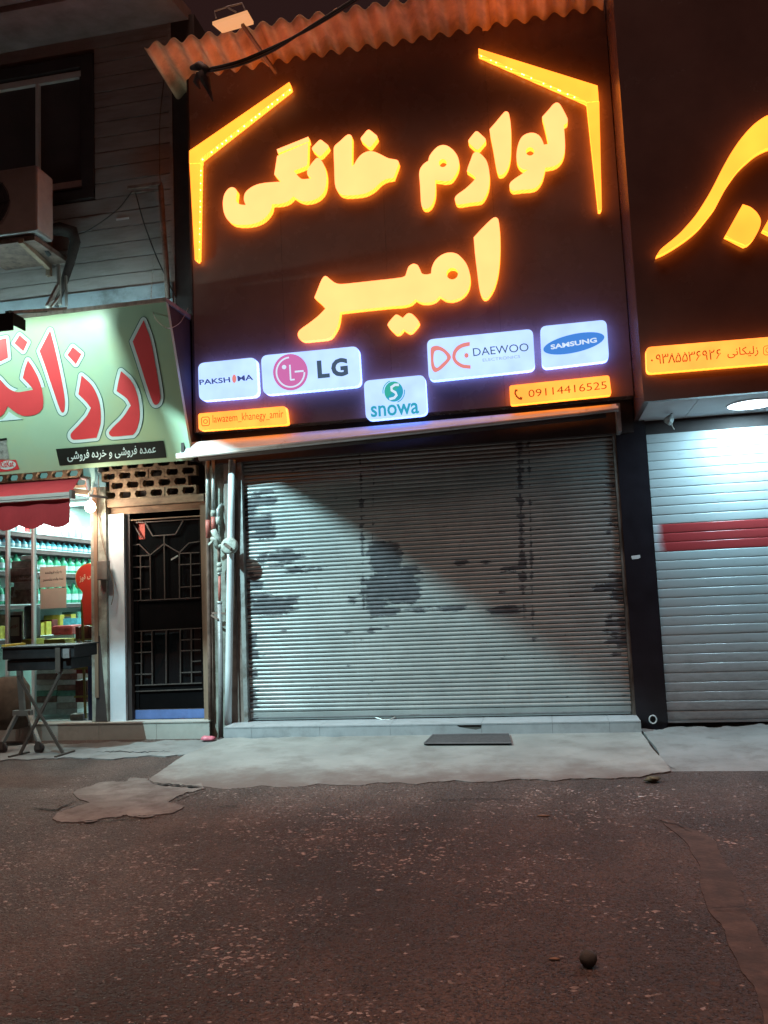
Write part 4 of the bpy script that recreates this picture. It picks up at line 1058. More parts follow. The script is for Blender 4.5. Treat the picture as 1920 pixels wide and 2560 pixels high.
# ---- door bay
db = thing('door_bay', 'brown framed doorway wall between the grocery and the pipes', 'doorway', (-3.8, .1, .16))
zlt, zlb = at(380, 1238, -.03).z, at(380, 1262, -.03).z
MB().box(-4.36, -3.24, -.04, .2, zlb, 2.345).build('beam', 'beam', db, bevel=.006)
MB().box(-4.30, -3.24, .03, .2, at(400, 1295, .05).z - .01, zlb-.002).build('transom_panel', 'beam', db)
dzt, dzb = at(400, 1296, .08).z, .165
MB().box(-4.275, -4.105, -.02, .2, .16, dzt + .06).build('white_post', 'white_jamb', db)
MB().box(-4.103, -4.06, .02, .2, .16, dzt + .06).build('door_frame', 'dark_trim', db)
MB().box(-3.30, -3.235, .0, .2, .16, 2.35).build('door_frame', 'wood', db)
MB().box(-4.06, -3.30, .03, .2, dzt, dzt + .06).build('door_frame', 'dark_trim', db)
DY = .09
dr = thing('metal_door', 'black metal door with glazed grilles and a blue kick plate', 'door', (-3.68, DY, .165))
dx0, dx1 = -4.058, -3.302
DP = YP(DY - .012); t7 = T(220, 1140, .33466)
zu0, zu1 = DP(t7((580,1085))).z, DP(t7((580,470))).z
zl0, zl1 = DP(t7((580,1710))).z, DP(t7((580,1300))).z
MB().box(dx0, dx1, DY, DY+.03, zl1, zu0).build('middle_panel', 'door_black', dr)
MB().box(dx0, dx1, DY, DY+.03, dzb, zl0).build('lower_panel', 'door_black', dr)
MB().box(dx0, dx0+.045, DY-.01, DY+.035, dzb, dzt).build('stile', 'door_black', dr)
MB().box(dx1-.05, dx1, DY-.01, DY+.035, dzb, dzt).build('stile', 'door_black', dr)
MB().box(dx0+.045, dx1-.05, DY-.008, DY+.033, zu1, dzt).build('top_rail', 'door_black', dr)
MB().box(dx0+.045, dx1-.05, DY+.012, DY+.018, zu0, zu1).build('pane', 'glass', dr)
MB().box(dx0+.045, dx1-.05, DY+.012, DY+.018, zl0, zl1).build('pane', 'glass', dr)
def dbar(a, b_, wd=.010, mat='door_bar'):
    MB().bar(DP(t7(a)), DP(t7(b_)), wd, .014, up=(0, 1, 0)).build('grille_bar', mat, dr)
for a, b_ in (((320,500),(835,470)),((465,735),(470,1078)),((570,660),(575,1072)),((683,722),(685,1063)),((330,492),(400,612)),((385,660),(465,740)),((420,484),(485,597)),((485,597),(655,585)),((655,585),(715,475)),((570,592),(570,655)),((570,655),(465,740)),((570,655),(683,722)),((683,722),(755,650)),((755,650),(835,638)),
              ((320,668),(385,660)),((320,750),(462,740)),((320,832),(462,825)),((325,917),(393,912)),((325,1003),(467,992)),((325,1083),(840,1057)),((393,750),(395,1078)),((683,728),(835,720)),((685,812),(840,803)),((770,890),(840,885)),((690,980),(840,970)),((768,722),(770,1060)),
              ((315,1312),(850,1285)),((400,1310),(400,1712)),((478,1305),(482,1708)),((585,1300),(585,1703)),((690,1296),(692,1700)),((772,1293),(775,1698)),((330,1715),(850,1695)),((335,1390),(478,1385)),((340,1470),(478,1463)),((340,1550),(400,1547)),((340,1632),(480,1628)),((692,1375),(842,1368)),((692,1455),(842,1450)),((775,1535),(845,1530)),((692,1618),(845,1612)),((325,1760),(855,1740)),((325,1900),(855,1888))):
    dbar(a, b_)
dbar((622,775), (672,745), .014, 'galv')
flat('red_card', [PV([t7((332,498)), t7((424,490)), t7((426,620)), t7((332,625))])], YP(DY+.010), 0, 'red_card', dr)
kq = [DP(t7(p), .004) for p in ((300,1970),(865,1946),(862,1900),(298,1915))]
kz = (kq[0].z+kq[1].z)/2
MB().box(dx0-.0, dx1+.0, DY-.022, DY-.012, .168, .255).build('kick_plate', 'blue_plate', dr)
MB().tube([DP(t7((318,1195)), .03), DP(t7((320,1210)), .035)], .014, 8).build('lock_knob', 'galv', dr)
# dark hall behind the door glazing
MB().box(dx0, dx1, .6, .62, .1, 2.4).build('hall_back', 'room_wall', db)

# ---- pillar and left step
pr = thing('corner_pillar', 'stained brown plaster pillar between shop window and door', 'pillar', (-4.36, -.05, .16))
MB().box(-4.44, -4.276, -.06, .25, .16, 2.48).build('shaft', 'wall_plaster', pr)
MB().box(-4.40, -4.362, -.075, -.06, .4, 2.48).build('cable_cover', 'wood', pr)
MB().hexa([Vector((-4.405,-.062,.17)), Vector((-4.28,-.062,.17)), Vector((-4.28,-.061,.17)), Vector((-4.405,-.061,.17)), Vector((-4.37,-.062,1.0)), Vector((-4.35,-.062,1.0)), Vector((-4.35,-.061,1.0)), Vector((-4.37,-.061,1.0))]).build('soot_stain', 'dark_trim', pr)
MB().box(at(246,1410,-.1).x, at(271,1408,-.1).x, -.13, -.062, at(258,1450,-.1).z, at(258,1402,-.1).z).build('meter_box', 'meter_grey', pr, bevel=.006)
cable('pillar_cord', 'loose brown cord hanging down the pillar and white post', [at(247, 1188, -.09), at(245, 1270, -.09), at(250, 1330, -.09), at(262, 1380, -.1), at(275, 1425, -.09), at(285, 1460, -.09), at(283, 1495, -.09), at(278, 1512, -.09)], .004, 'wood', 'cord')
ls = thing('tiled_ledge', 'beige tiled ledge running along the grocery front', 'step', (-4.6, -.1, 0))
MB().box(-8.0, -3.215, -.094, .6, -.05, .152).build('core', 'mortar', ls)
cx_ = [-8.0, -7.2, -6.4, -5.65, -4.93, -4.445, -4.0, -3.21]
tx = at(248, 1830, -.1).x; tx2 = at(392, 1830, -.1).x
cx_ = [-8.0, -7.2, -6.4, -5.2, tx, tx2, -3.205]
for i in range(len(cx_)-1):
    MB().box(cx_[i]+.0015, cx_[i+1]-.0015, -.106, -.095, -.02, .150).build('riser_tile', 'step_tile', ls)
    MB().box(cx_[i]+.0015, cx_[i+1]-.0015, -.112, .05, .1525, .164).build('tread_tile', 'step_tile', ls)

# ---- pipes beside the shutter
def pipe(label, pts, r, mat, cat='pipe', name='wall_pipe'):
    return tag(MB().tube(pts, r, 10).build(name, mat, None, smooth=True), label, cat)
def vpx(px_, ya, yb, Y): return [at(px_, ya, Y), at(px_, yb, Y)]
def vpipe(label, px_t, y_t, px_b, y_b, Y, r, mat, n=5):
    return pipe(label, [at(px_t + (px_b-px_t)*i/n, y_t + (y_b-y_t)*i/n, Y) for i in range(n+1)], r, mat)
vpipe('white plastic downpipe left of the shutter', 580, 1150, 570, 1812, -.13, .034, 'pvc')
vpipe('brown rusty post beside the black door', 518, 1150, 526, 1800, -.05, .020, 'rust_pipe')
vpipe('thin dark pipe just left of the gas valves', 527, 1370, 534, 1800, -.04, .008, 'rust_pipe')
gp = thing('gas_pipework', 'gas pipes with red bands, valves and a round regulator beside the shutter', 'gas pipe', tuple(at(550, 1850, -.12)))
GY = -.11
MB().tube([at(519,1148,GY), at(519,1300,GY)], .020, 10).build('pipe', 'galv', gp, smooth=True)
MB().tube([at(519,1300,GY), at(520,1316,GY), at(520,1345,GY)], [.022,.024,.020], 10).build('red_coupling', 'red_paint', gp, smooth=True)
MB().tube([at(533,1148,GY), at(533,1280,GY)], .018, 10).build('pipe', 'galv', gp, smooth=True)
MB().tube([at(533,1276,GY), at(533,1283,GY), at(533,1292,GY)], [.024,.026,.024], 8).build('coupling', 'valve', gp, smooth=True)
MB().tube([at(533,1292,GY), at(534,1325,GY)], .022, 10).build('red_coupling', 'red_paint', gp, smooth=True)
MB().tube([at(546,1300,GY), at(545,1275,GY), at(550,1265,GY+.03), at(556,1262,GY+.07)], .017, 10).build('elbow', 'galv', gp, smooth=True)
MB().tube([at(545,1292,GY), at(545,1300,GY), at(546,1311,GY)], [.022,.024,.022], 8).build('coupling', 'valve', gp, smooth=True)
MB().tube([at(533,1325,GY), at(538,1336,GY), at(546,1345,GY), at(547,1358,GY)], [.028,.034,.028,.022], 10).build('tee', 'valve', gp, smooth=True)
MB().tube([at(528,1345,GY-.03), at(536,1350,GY-.04), at(545,1372,GY-.03)], [.016,.028,.016], 8).build('valve_body', 'valve', gp, smooth=True)
MB().bar(at(522,1362,GY-.05), at(535,1348,GY-.06), .018).build('valve_lever', 'valve', gp)
MB().tube([at(548,1366,GY-.02), at(560,1362,GY-.04)], .02, 8).build('regulator_neck', 'valve', gp, smooth=True)
rc = at(576, 1365, -.22); mb = MB(); n = 22; prof_ = [(.002, -.05), (.062, -.05), (.078, -.042), (.08, -.02), (.08, .0), (.066, .012), (.03, .03), (.002, .034)]
vs = []
for (r_, y_) in prof_:
    for j in range(n): a_ = 2*pi*j/n; vs.append((rc.x + r_*cos(a_), rc.y + y_, rc.z + r_*sin(a_)))
mb.add(vs, [(i*n+j, i*n+(j+1) % n, (i+1)*n+(j+1) % n, (i+1)*n+j) for i in range(len(prof_)-1) for j in range(n)])
mb.build('regulator', 'valve', gp, smooth=True)
MB().bar(rc + Vector((-.025, -.062, .015)), rc + Vector((.03, -.062, -.03)), .022).build('regulator_cap', 'rust_pipe', gp)
MB().tube([rc + Vector((-.03, -.05, .015)), rc + Vector((-.03, -.068, .015))], .014, 8).build('regulator_cap', 'dark_trim', gp)
MB().tube([at(547,1358,GY), at(548,1405,GY)], .016, 9).build('pipe', 'rust_pipe', gp, smooth=True)
for y_ in (1412, 1425): MB().tube([at(548,y_-6,GY), at(548,y_,GY), at(548,y_+6,GY)], [.022,.028,.022], 8).build('coupling', 'valve', gp, smooth=True)
MB().tube([at(548,1432,GY), at(548,1438,GY)], .02, 8).build('coupling', 'galv', gp, smooth=True)
MB().tube([at(549,1438,GY), at(549,1506,GY)], .013, 9).build('red_pipe', 'red_paint', gp, smooth=True)
MB().tube([at(549,1503,GY), at(549,1510,GY)], .026, 9).build('coupling', 'galv', gp, smooth=True)
MB().tube([at(549,1508,GY), at(552,1700,GY), at(552,1846,GY)], .024, 10).build('sleeve', 'grey_steel', gp, smooth=True)
MB().bar(at(530,1533,GY), at(568,1534,GY), .02).build('clamp', 'rust_pipe', gp)
MB().bar(at(528,1538,GY-.02), at(545,1548,GY-.03), .015).build('clamp', 'rust_pipe', gp)
MB().lathe([(.03, 0), (.028, .03), (.01, .05)], gnd(553, 1858), 8).build('pipe_foot', 'dark_trim', gp)

# ================================================================== GROCERY (left shop)
gro = thing('grocery_shop', 'brightly lit corner grocery interior behind its window', 'shop', (-5.5, 1.5, .16))
RX0, RX1, RY0, RY1, RZ0, RZ1 = -6.75, -4.44, .10, 4.2, .16, 2.66
MB().box(RX0, RX1, RY0, RY1, RZ0-.05, RZ0).build('floor', 'room_floor', gro)
MB().box(RX0-.05, RX0, RY0, RY1, RZ0, RZ1).build('side_wall', 'room_wall', gro)
MB().box(RX1-.012, RX1-.002, .26, RY1, RZ0, RZ1).build('side_wall', 'room_wall', gro)
MB().box(RX0, RX1, RY1, RY1+.05, RZ0, RZ1).build('back_wall', 'room_wall', gro)
MB().box(RX0, RX1, RY0, RY1, RZ1, RZ1+.05).build('ceiling', 'soffit', gro)
GLY = .07
win = thing('shop_window', 'large grocery shop window with slim pale mullions', 'window', (-5.5, GLY, .165))
for a, c in ((19, 84), (84, 246)):
    xa, xb = at(a, 1500, GLY).x, at(c, 1500, GLY).x
    MB().box(xa+.012, xb-.012, GLY, GLY+.006, .17, 2.48).build('pane', 'shop_glass', win)
MB().box(-6.5, at(19, 1500, GLY).x-.012, GLY, GLY+.006, .17, 2.48).build('pane', 'shop_glass', win)
for px_ in (19, 84):
    x = at(px_, 1500, GLY).x; MB().box(x-.012, x+.012, GLY-.02, GLY+.03, .165, 2.49).build('mullion', 'white_alu', win)
MB().box(-6.5, -4.445, GLY-.02, GLY+.03, 2.46, 2.50).build('head_rail', 'white_alu', win)

for i, Y in enumerate((.9, 2.0, 3.2)):
    t = thing('ceiling_tube', ('ceiling tube lamp nearest the grocery window', 'middle ceiling tube lamp inside the grocery', 'rear ceiling tube lamp inside the grocery')[i], 'lamp', (-5.6, Y, 2.62))
    MB().box(-6.3, -4.9, Y-.04, Y+.04, 2.63, 2.655).build('lamp_base', 'white_alu', t)
    MB().tube([(-6.28, Y, 2.605), (-4.92, Y, 2.605)], .018, 8).build('tube', 'tube_light', t)
    al = bpy.data.lights.new('tube_area', 'AREA'); al.shape = 'RECTANGLE'; al.size = 1.3; al.size_y = .08; al.energy = 66; al.color = (.78, 1.0, .97)
    ao = bpy.data.objects.new('tube_area', al); COL.objects.link(ao); ao.location = (-5.6, Y, 2.58); ao.parent = t; ao.matrix_parent_inverse = t.matrix_basis.inverted()
bl = thing('globe_bulb', 'glaring white bulb hanging beside the pillar under the awning arm', 'lamp', tuple(at(225, 1268, -.22)))
pb = at(226, 1267, -.22)
MB().lathe([(.004, -.06), (.04, -.045), (.055, -.01), (.045, .03), (.02, .06)], pb, 14).build('bulb', 'bulb_light', bl, smooth=True)
MB().tube([pb + Vector((0, 0, .06)), pb + Vector((0, .05, .17))], .008, 6).build('flex', 'white_alu', bl)
d = bpy.data.lights.new('globe_light', 'POINT'); d.energy = 40; d.color = (1.0, .88, .68); d.shadow_soft_size = .06
o = bpy.data.objects.new('globe_light', d); COL.objects.link(o); o.location = pb + Vector((0, -.09, -.02)); o.parent = bl; o.matrix_parent_inverse = bl.matrix_basis.inverted()

# shelving along the left wall, running back into the shop
SXF = -5.62
SP = Plane((SXF, 0, 0), (1, 0, 0))
z1 = hit(120, 1336, SP.P, SP.n).z; z2 = hit(120, 1374, SP.P, SP.n).z; z3 = hit(120, 1430, SP.P, SP.n).z
shf = thing('wall_shelving', 'grocery wall shelving of bottles running back into the shop', 'shelves', (SXF, 1.5, .16))
levels = [z1, z2, z3, z3-.36, z3-.72]
for zz in levels:
    if zz < .3: continue
    MB().box(SXF-.40, SXF, .16, 3.4, zz-.055, zz-.012).build('shelf', 'shelf_board', shf)
    MB().box(SXF-.40, SXF+.006, .158, 3.402, zz-.012, zz).build('shelf_edge', 'shelf_lip', shf)
MB().box(SXF-.43, SXF-.401, .16, 3.4, .17, 2.6).build('back_panel', 'room_wall', shf)
def bottle_mesh(nm, h, r, mats):
    me = MB().lathe([(r*.9, 0), (r, .01), (r, h*.55), (r*.85, h*.68), (r*.35, h*.84), (r*.35, h)], (0, 0, 0), 10).mesh(nm, True)
    return me
def lab_mesh(nm, r, z0, z1_):
    vs = []; n = 10
    for z in (z0, z1_):
        for j in range(n): a_ = 2*pi*j/n; vs.append((r*cos(a_), r*sin(a_), z))
    return MB().add(vs, [(j, (j+1) % n, n+(j+1) % n, n+j) for j in range(n)]).mesh(nm, True)
def bottles(label, group, zz, ya, yb, step, h, r, mat, xoff=.07):
    me = bottle_mesh('bottle_body', h, r, mat); lm = lab_mesh('bottle_label', r*1.02, h*.15, h*.45)
    y = ya
    while y < yb:
        t = thing('bottle', label, 'bottle', (SXF - xoff, y, zz), group)
        o = link('body', me, mat, t); o.matrix_parent_inverse = Matrix()
        o = link('label', lm, 'bottle_label', t); o.matrix_parent_inverse = Matrix()
        y += step * random.uniform(.95, 1.05)
bottles('pale blue water bottle in the row on the upper wall shelf', 'blue bottles on the upper shelf', z2+.001, .22, 2.5, .115, z1-z2-.075, .042, 'bottle_blue')
bottles('green detergent bottle in the row under the blue bottles', 'green bottles on the second shelf', z3+.001, .25, 2.5, .15, min(.30, z2-z3-.075), .058, 'bottle_green')
bottles('small pale bottle on the top wall shelf', 'pale bottles on the top shelf', z1+.001, .95, 2.4, .14, .15, .036, 'bottle_label')
bottles('green bottle on a lower wall shelf', 'green bottles on the lower shelf', z3-.36+.001, .25, 2.2, .16, .24, .055, 'bottle_green')

cols = ['pack_red', 'pack_yellow', 'carton_a', 'carton_d', 'bottle_blue', 'carton_c', 'pack_maroon', 'bottle_label']
words = ['red', 'yellow', 'grey brown', 'dark green', 'blue', 'white', 'maroon', 'pale']
for li, zz in enumerate((z3-.36, z3-.72, z1)):
    y = .2 if zz != z1 else .25
    while y < 3.1:
        k = random.randrange(8); wy = random.uniform(.06, .15); hz_ = random.uniform(.10, .26) if zz != z1 else random.uniform(.06, .14)
        if zz != z3-.36 or random.random() < .4:
            tag(MB().box(SXF-.24, SXF-random.uniform(.01, .04) - (.10 if zz != z3-.72 else 0), y, y+wy, zz+.001, zz+hz_).build('goods_box', cols[k], bevel=.004),
                words[k] + ' goods box on ' + ('the lower wall shelf', 'the lowest wall shelf', 'the top wall shelf')[li] + ' among bottles', 'goods box', 'goods boxes on the wall shelves')
        y += wy + random.uniform(.005, .05)
# rear fridge with tube lights
fg = thing('display_fridge', 'lit display fridge at the back of the grocery', 'fridge', (-5.2, 3.7, .16))
MB().box(-6.1, -4.6, 3.55, 4.1, .16, 2.0).build('cabinet', 'room_wall', fg)
for zz in (.9, 1.25, 1.6): MB().box(-6.05, -4.65, 3.40, 3.545, zz-.02, zz).build('shelf', 'shelf_lip', fg)
def tb(pxa, pxb, py, Y): 
    a = at(pxa, py, Y); b_ = at(pxb, py, Y); MB().tube([a, b_], .022, 8).build('tube', 'tube_light', fg)
tb(168, 204, 1485, 3.3); tb(104, 135, 1539, 3.3); tb(165, 183, 1538, 3.3)

# things at the window
def fbox(name, label, cat, x0p, y0p, x1p, y1p, Y, depth, mat, group=None, parent=None, bevel=.0):
    """box whose front face covers the given pixels at depth Y"""
    a = at(x0p, (y0p+y1p)/2, Y); c = at(x1p, (y0p+y1p)/2, Y); mx = (x0p+x1p)/2
    zt = at(mx, y0p, Y).z; zb_ = at(mx, y1p, Y).z
    o = MB().box(a.x, c.x, Y, Y+depth, zb_, zt).build(name, mat, parent, bevel=bevel)
    if label: tag(o, label, cat, group)
    return o
n1 = fbox('paper_notice', None, None, 100, 1416, 165, 1468, GLY-.006, .001, 'paper')
nt_ = thing('window_notice', 'cream paper notice with two printed lines on the shop window', 'notice', tuple(at(132, 1520, GLY-.006)))
n1.parent = nt_; n1.matrix_parent_inverse = nt_.matrix_basis.inverted(); n1.name = 'sheet'
fbox('sheet', None, None, 101, 1470.5, 166, 1521, GLY-.006, .001, 'paper', parent=nt_)
NP = YP(GLY-.007)
text('lettering', '\ufee9\ufeaa\ufee8\ufeb7\ufeed\ufeae\ufed3 \ufb8f\ufbfe \ufeea\ufe91', NP, .001, ((113,1437),(154,1433.5),(113,1428)), 'ink', nt_, .02)
text('lettering', '\ufee2\ufbfe\ufeaa\ufee8\ufee3\ufeaf\ufe8e\ufbff\ufee7 \ufe96\ufed7\ufeed \ufeea\ufee4\ufbff\ufee7', NP, .001, ((108,1455),(158,1451),(108,1446)), 'ink', nt_, .02)
ps = thing('red_poster', 'red shaped poster with yellow edge hanging beside the pillar', 'poster', tuple(at(220, 1563, .04)))
PP = YP(.045)
tS = T(0, 1160, .18083); tS2 = T(0, 1500, .18987)
pout = [tS(p) for p in [(1340,1378,1),(1200,1375),(1110,1420),(1050,1510),(1045,1600),(1070,1690),(1140,1780),(1125,1900)]] + [tS2(p) for p in [(1085,60),(1090,200),(1100,338,1),(1292,318,1),(1292,0,1)]] + [tS((1350,1700))]
pl_o = smooth_loop(pout)
flat('border', [pl_o], PP, .0, 'poster_edge', ps)
pc = sum(pl_o, Vector((0, 0)))/len(pl_o)
flat('panel', [[p + (pc-p).normalized()*2.2 for p in pl_o]], PP, .003, 'poster_red', ps)
text('lettering', '\ufeaf\ufeee\ufe97 \ufbfd\ufb7c', PP, .006, (tS((1100,1650)), tS((1305,1575)), tS((1090,1555))), 'print_cream', ps, .03)
yp = tag(MB().tube([at(237, 1333, .05), at(240, 1408, .05)], .012, 8).build('yellow_pole', 'yellow_pole'), 'short yellow pole above the red poster', 'pole')
# snack rack by the pillar
rk = thing('snack_rack', 'yellow wire snack rack standing inside by the pillar', 'rack', tuple(at(212, 1796, .18)))
MB().tube([at(205, 1500, .16), at(209, 1650, .16), at(214, 1795, .16)], .014, 8).build('upright', 'rack_yellow', rk)
for yy in (1600, 1614, 1672, 1742): 
    a = at(186, yy, .16); b_ = at(246, yy-2, .16); MB().bar(a, b_, .018).build('rail', 'rack_yellow', rk)
def packs(label, group, xs, y0p, y1p, Y, mat, wpx):
    for x in xs:
        fbox('snack_packet', label, 'packet', x, y0p + random.uniform(-2, 2), x + wpx*random.uniform(.8, 1), y1p, Y, .05, mat, group, bevel=.008)
packs('maroon snack packet on the upper rack shelf', 'maroon snack packets', (188, 199, 210, 222, 233), 1566, 1598, .20, 'pack_maroon', 11)
packs('red snack bag leaning on the rack middle', 'red snack bags', (190, 200), 1630, 1684, .20, 'pack_red', 22)
packs('dark snack bag on the low rack shelf', 'dark snack bags', (188, 202), 1700, 1756, .20, 'pack_maroon', 20)
packs('small brown packet on the narrow rack shelf', 'small brown packets', (190, 203, 216, 229), 1602, 1612, .20, 'pack_brown', 11)
bb = thing('blue_bin', 'tall blue box beside the pillar foot', 'box', tuple(at(232, 1800, .1)))
fbox('bin_body', None, None, 220, 1642, 245, 1800, .10, .12, 'blue_box', parent=bb); fbox('bin_lid', None, None, 226, 1615, 245, 1641, .11, .11, 'blue_box', parent=bb)
fbox('low_crate', 'small beige box at the foot of the snack rack', 'box', 175, 1786, 207, 1800, .11, .12, 'carton_a')
# stacked cartons
rows = [(1668,1684,'carton_c'),(1685,1699,'carton_b'),(1700,1712,'carton_a'),(1713,1726,'carton_b'),(1727,1740,'carton_d'),(1741,1756,'carton_b'),(1757,1772,'carton_a'),(1773,1787,'carton_c')]
for i, (ya, yb, mt_) in enumerate(rows):
    for j, (xa, xb) in enumerate(((90, 141), (143, 193))):
        mm = mt_ if (i + j) % 3 else 'carton_c'
        fbox('drinks_carton', ('left' if j == 0 else 'right') + ' stack carton number %s from the floor behind the cart' % ('eight', 'seven', 'six', 'five', 'four', 'three', 'two', 'one')[i], 'carton', xa, ya, xb, yb, .35 + random.uniform(-.01, .01), .3, mm, 'drinks cartons stacked inside the window')
# magazines / packs hanging by the window
for i, (xa, ya, xb, yb, mt_) in enumerate(((52,1388,80,1400,'carton_c'),(28,1402,80,1420,'pack_brown'),(24,1420,80,1440,'carton_b'),(24,1438,82,1455,'pack_brown'),(34,1454,84,1474,'carton_a'),(26,1466,82,1510,'pack_brown'))):
    lab = ('pale pack topping the pile in the window', 'brown pack second from the top of the window pile', 'dark pack third from the top of the window pile', 'brown pack fourth from the top of the window pile', 'grey pack fifth from the top of the window pile', 'large brown bag at the bottom of the window pile')[i]
    fbox('stacked_pack', lab, 'pack', xa, ya, xb, yb, .16 + .02*(i % 2), .10, mt_, 'packs piled in the window', bevel=.008)
fr_ = thing('framed_notice', 'dark framed notice with red handwriting low in the window', 'notice', tuple(at(37, 1612, .12)))
fbox('frame', None, None, 18, 1530, 57, 1612, .125, .02, 'carton_c', parent=fr_); fbox('inset', None, None, 21, 1538, 53, 1608, .120, .005, 'pack_dark', parent=fr_); fbox('card', None, None, 19, 1543, 48, 1590, .116, .003, 'paper', parent=fr_)
text('lettering', '\ufee6\ufbff\ufe91\ufead\ufeed\ufea9', YP(.115), .001, ((23,1573),(44,1570),(23,1562)), 'ink_red', fr_, .02)
fbox('black_bag', 'black plastic bag with white lettering in the window', 'bag', 58, 1514, 82, 1598, .18, .15, 'pack_dark', bevel=.03)
fbox('yellow_crate', 'yellow crate behind the cart top', 'crate', 55, 1598, 84, 1614, .12, .2, 'pack_yellow')
fbox('yellow_crate', 'longer yellow green crate to the right behind the cart top', 'crate', 110, 1598, 162, 1612, .12, .2, 'pack_yellow')
fbox('red_bag', 'red snack bag lying on the counter', 'bag', 128, 1564, 180, 1588, .6, .3, 'pack_red', bevel=.03)
fbox('blue_carton', 'bright blue carton behind the red bag', 'box', 158, 1546, 192, 1566, 1.2, .3, 'bottle_blue')
fbox('dark_carton', 'dark box under the rear fridge lights', 'box', 110, 1543, 158, 1566, 1.4, .3, 'pack_dark')
fbox('counter', 'pale shop counter behind the cart', 'counter', 88, 1588, 186, 1664, .62, .5, 'room_wall')

# folded red awning of the grocery
ra = thing('red_awning', 'red fabric awning with a scalloped valance over the grocery window', 'awning', (-5.5, -.4, 2.3))
AX0, AY0, AY1 = -6.6, -.125, -.62
a1 = at(201, 1193, AY0); b1_ = at(178, 1230, AY1); b2_ = at(177, 1245, AY1)
za, zb1, zb2 = a1.z, b1_.z, b2_.z
MB().add([(AX0, AY0, za), (a1.x, AY0, za), (b1_.x, AY1, zb1), (AX0, AY1, zb1)], [(0,1,2,3)]).build('canopy', 'awning_red', ra)
mb = MB()
for k in range(3):
    zc = zb1 - (zb1-zb2)*(k+.5)/3; mb.box(AX0, b1_.x, AY1-.03-.004*(k % 2), AY1+.02, zc-(zb1-zb2)/6.6, zc+(zb1-zb2)/6.6)
mb.build('front_bar', 'white_alu', ra)
MB().box(b1_.x, b1_.x+.025, AY1-.035, AY1+.03, zb2-.01, zb1+.015).build('end_cap', 'grey_steel', ra)
zv = at(165, 1312, AY1).z; n = 60; vs = []
for i in range(n+1):
    x = AX0 + (b1_.x - .01 - AX0)*i/n; s = abs(sin((x - b1_.x)*pi/.27))
    vs += [(x, AY1+.004*sin(i*.7), zb2), (x, AY1+.008*sin(i*.7)-.004, zv - .02 + .045*(1 - s))]
MB().add(vs, [(2*i, 2*i+1, 2*i+3, 2*i+2) for i in range(n)]).build('valance', 'awning_red', ra)
e0 = at(222, 1196, -.1); 
MB().tube([at(205, 1194, -.12), at(220, 1198, -.13), at(221, 1225, -.2), at(216, 1236, -.28)], .022, 8).build('arm', 'white_alu', ra, smooth=True)
MB().bar(at(182, 1228, -.5), at(218, 1233, -.25), .05).build('arm', 'wood', ra)
MB().bar(at(200, 1236, -.3), at(268, 1244, -.08), .022).build('arm', 'black_metal', ra)

# ================================================================== CART
ct = thing('folding_cart', 'dark metal folding cart with crossed legs in front of the grocery', 'cart', (-4.6, -.85, 0))
CF, CB = -1.0, -.62
za_, zb_c = at(100, 1618, CF).z, at(100, 1676, CF).z
xr_ = at(186, 1640, CF).x; xr2 = at(175, 1660, CF).x; xl_ = at(6, 1640, CF).x; xl2 = at(14, 1660, CF).x
zm = (za_+zb_c)/2
MB().box(xl_, xr_, CF, CB, zm, za_).build('tray', 'cart_metal', ct, bevel=.008)
MB().box(xl2, xr2, CF+.02, CB-.02, zb_c, zm-.004).build('lower_tray', 'cart_metal', ct, bevel=.008)
MB().box(xl_-.01, xr_+.01, CF-.012, CB+.012, za_, za_+.012).build('rim', 'cart_metal', ct)
MB().box(xl_, at(60, 1612, CB).x, CF+.05, CB-.04, za_+.013, za_+.03).build('yellow_cover', 'yellow_cloth', ct)
MB().box(at(140,1650,CF).x, at(152,1650,CF).x, CF-.014, CF-.001, zb_c-.02, za_-.01).build('latch_strip', 'cart_leg', ct)
MB().box(at(160,1626,CF).x, at(176,1626,CF).x, CF-.02, CF-.001, zm+.0, za_-.02).build('handle_clip', 'grey_steel', ct)
def leg(pa, pb, Y, mat='cart_leg', w_=.022): MB().bar(at(*pa, Y), pb, w_).build('leg', mat, ct)
g1, g2 = gnd(49, 1891), gnd(159, 1889)
leg((155,1675), g1 + Vector((0, 0, .012)), CF+.05); leg((45,1690), g2 + Vector((0, 0, .012)), CF+.02)
f1a, f1b = gnd(22, 1897), gnd(72, 1885); f2a, f2b = gnd(138, 1897), gnd(185, 1882)
for a, b_ in ((f1a, f1b), (f2a, f2b)): MB().bar(a + Vector((0, 0, .012)), b_ + Vector((0, 0, .012)), .024).build('foot_bar', 'cart_leg', ct)
ap = at(57, 1782, CB)
w1 = gnd(98, 1884); w2 = gnd(6, 1884)
for wv_ in (w1, w2):
    MB().bar(ap + Vector((.05 if wv_ is w1 else -.05, 0, 0)), wv_ + Vector((0, 0, .09)), .03).build('leg', 'cart_back', ct)
    mb = MB(); n = 16; c = wv_ + Vector((0, 0, .05)); vs = []
    for yy, r_ in ((-.018, .036), (-.012, .05), (.012, .05), (.018, .036)):
        for j in range(n): a_ = 2*pi*j/n; vs.append((c.x + r_*.92*cos(a_), c.y + yy, c.z + r_*sin(a_)))
    mb.add(vs, [(i*n+j, i*n+(j+1) % n, (i+1)*n+(j+1) % n, (i+1)*n+j) for i in range(3) for j in range(n)] + [tuple(range(n)), tuple(range(3*n, 4*n))])
    wh = mb.build('caster', 'tyre', ct)
    MB().box(c.x-.02, c.x+.02, c.y-.026, c.y-.02, c.z-.01, c.z+.06).build('fork', 'cart_leg', wh)
MB().bar(ap + Vector((-.09, 0, 0)), ap + Vector((.09, 0, 0)), .05).build('axle_bar', 'cart_back', ct)
MB().bar(ap, Vector((ap.x, CB-.05, zb_c)), .05, .03).build('leg', 'cart_back', ct)
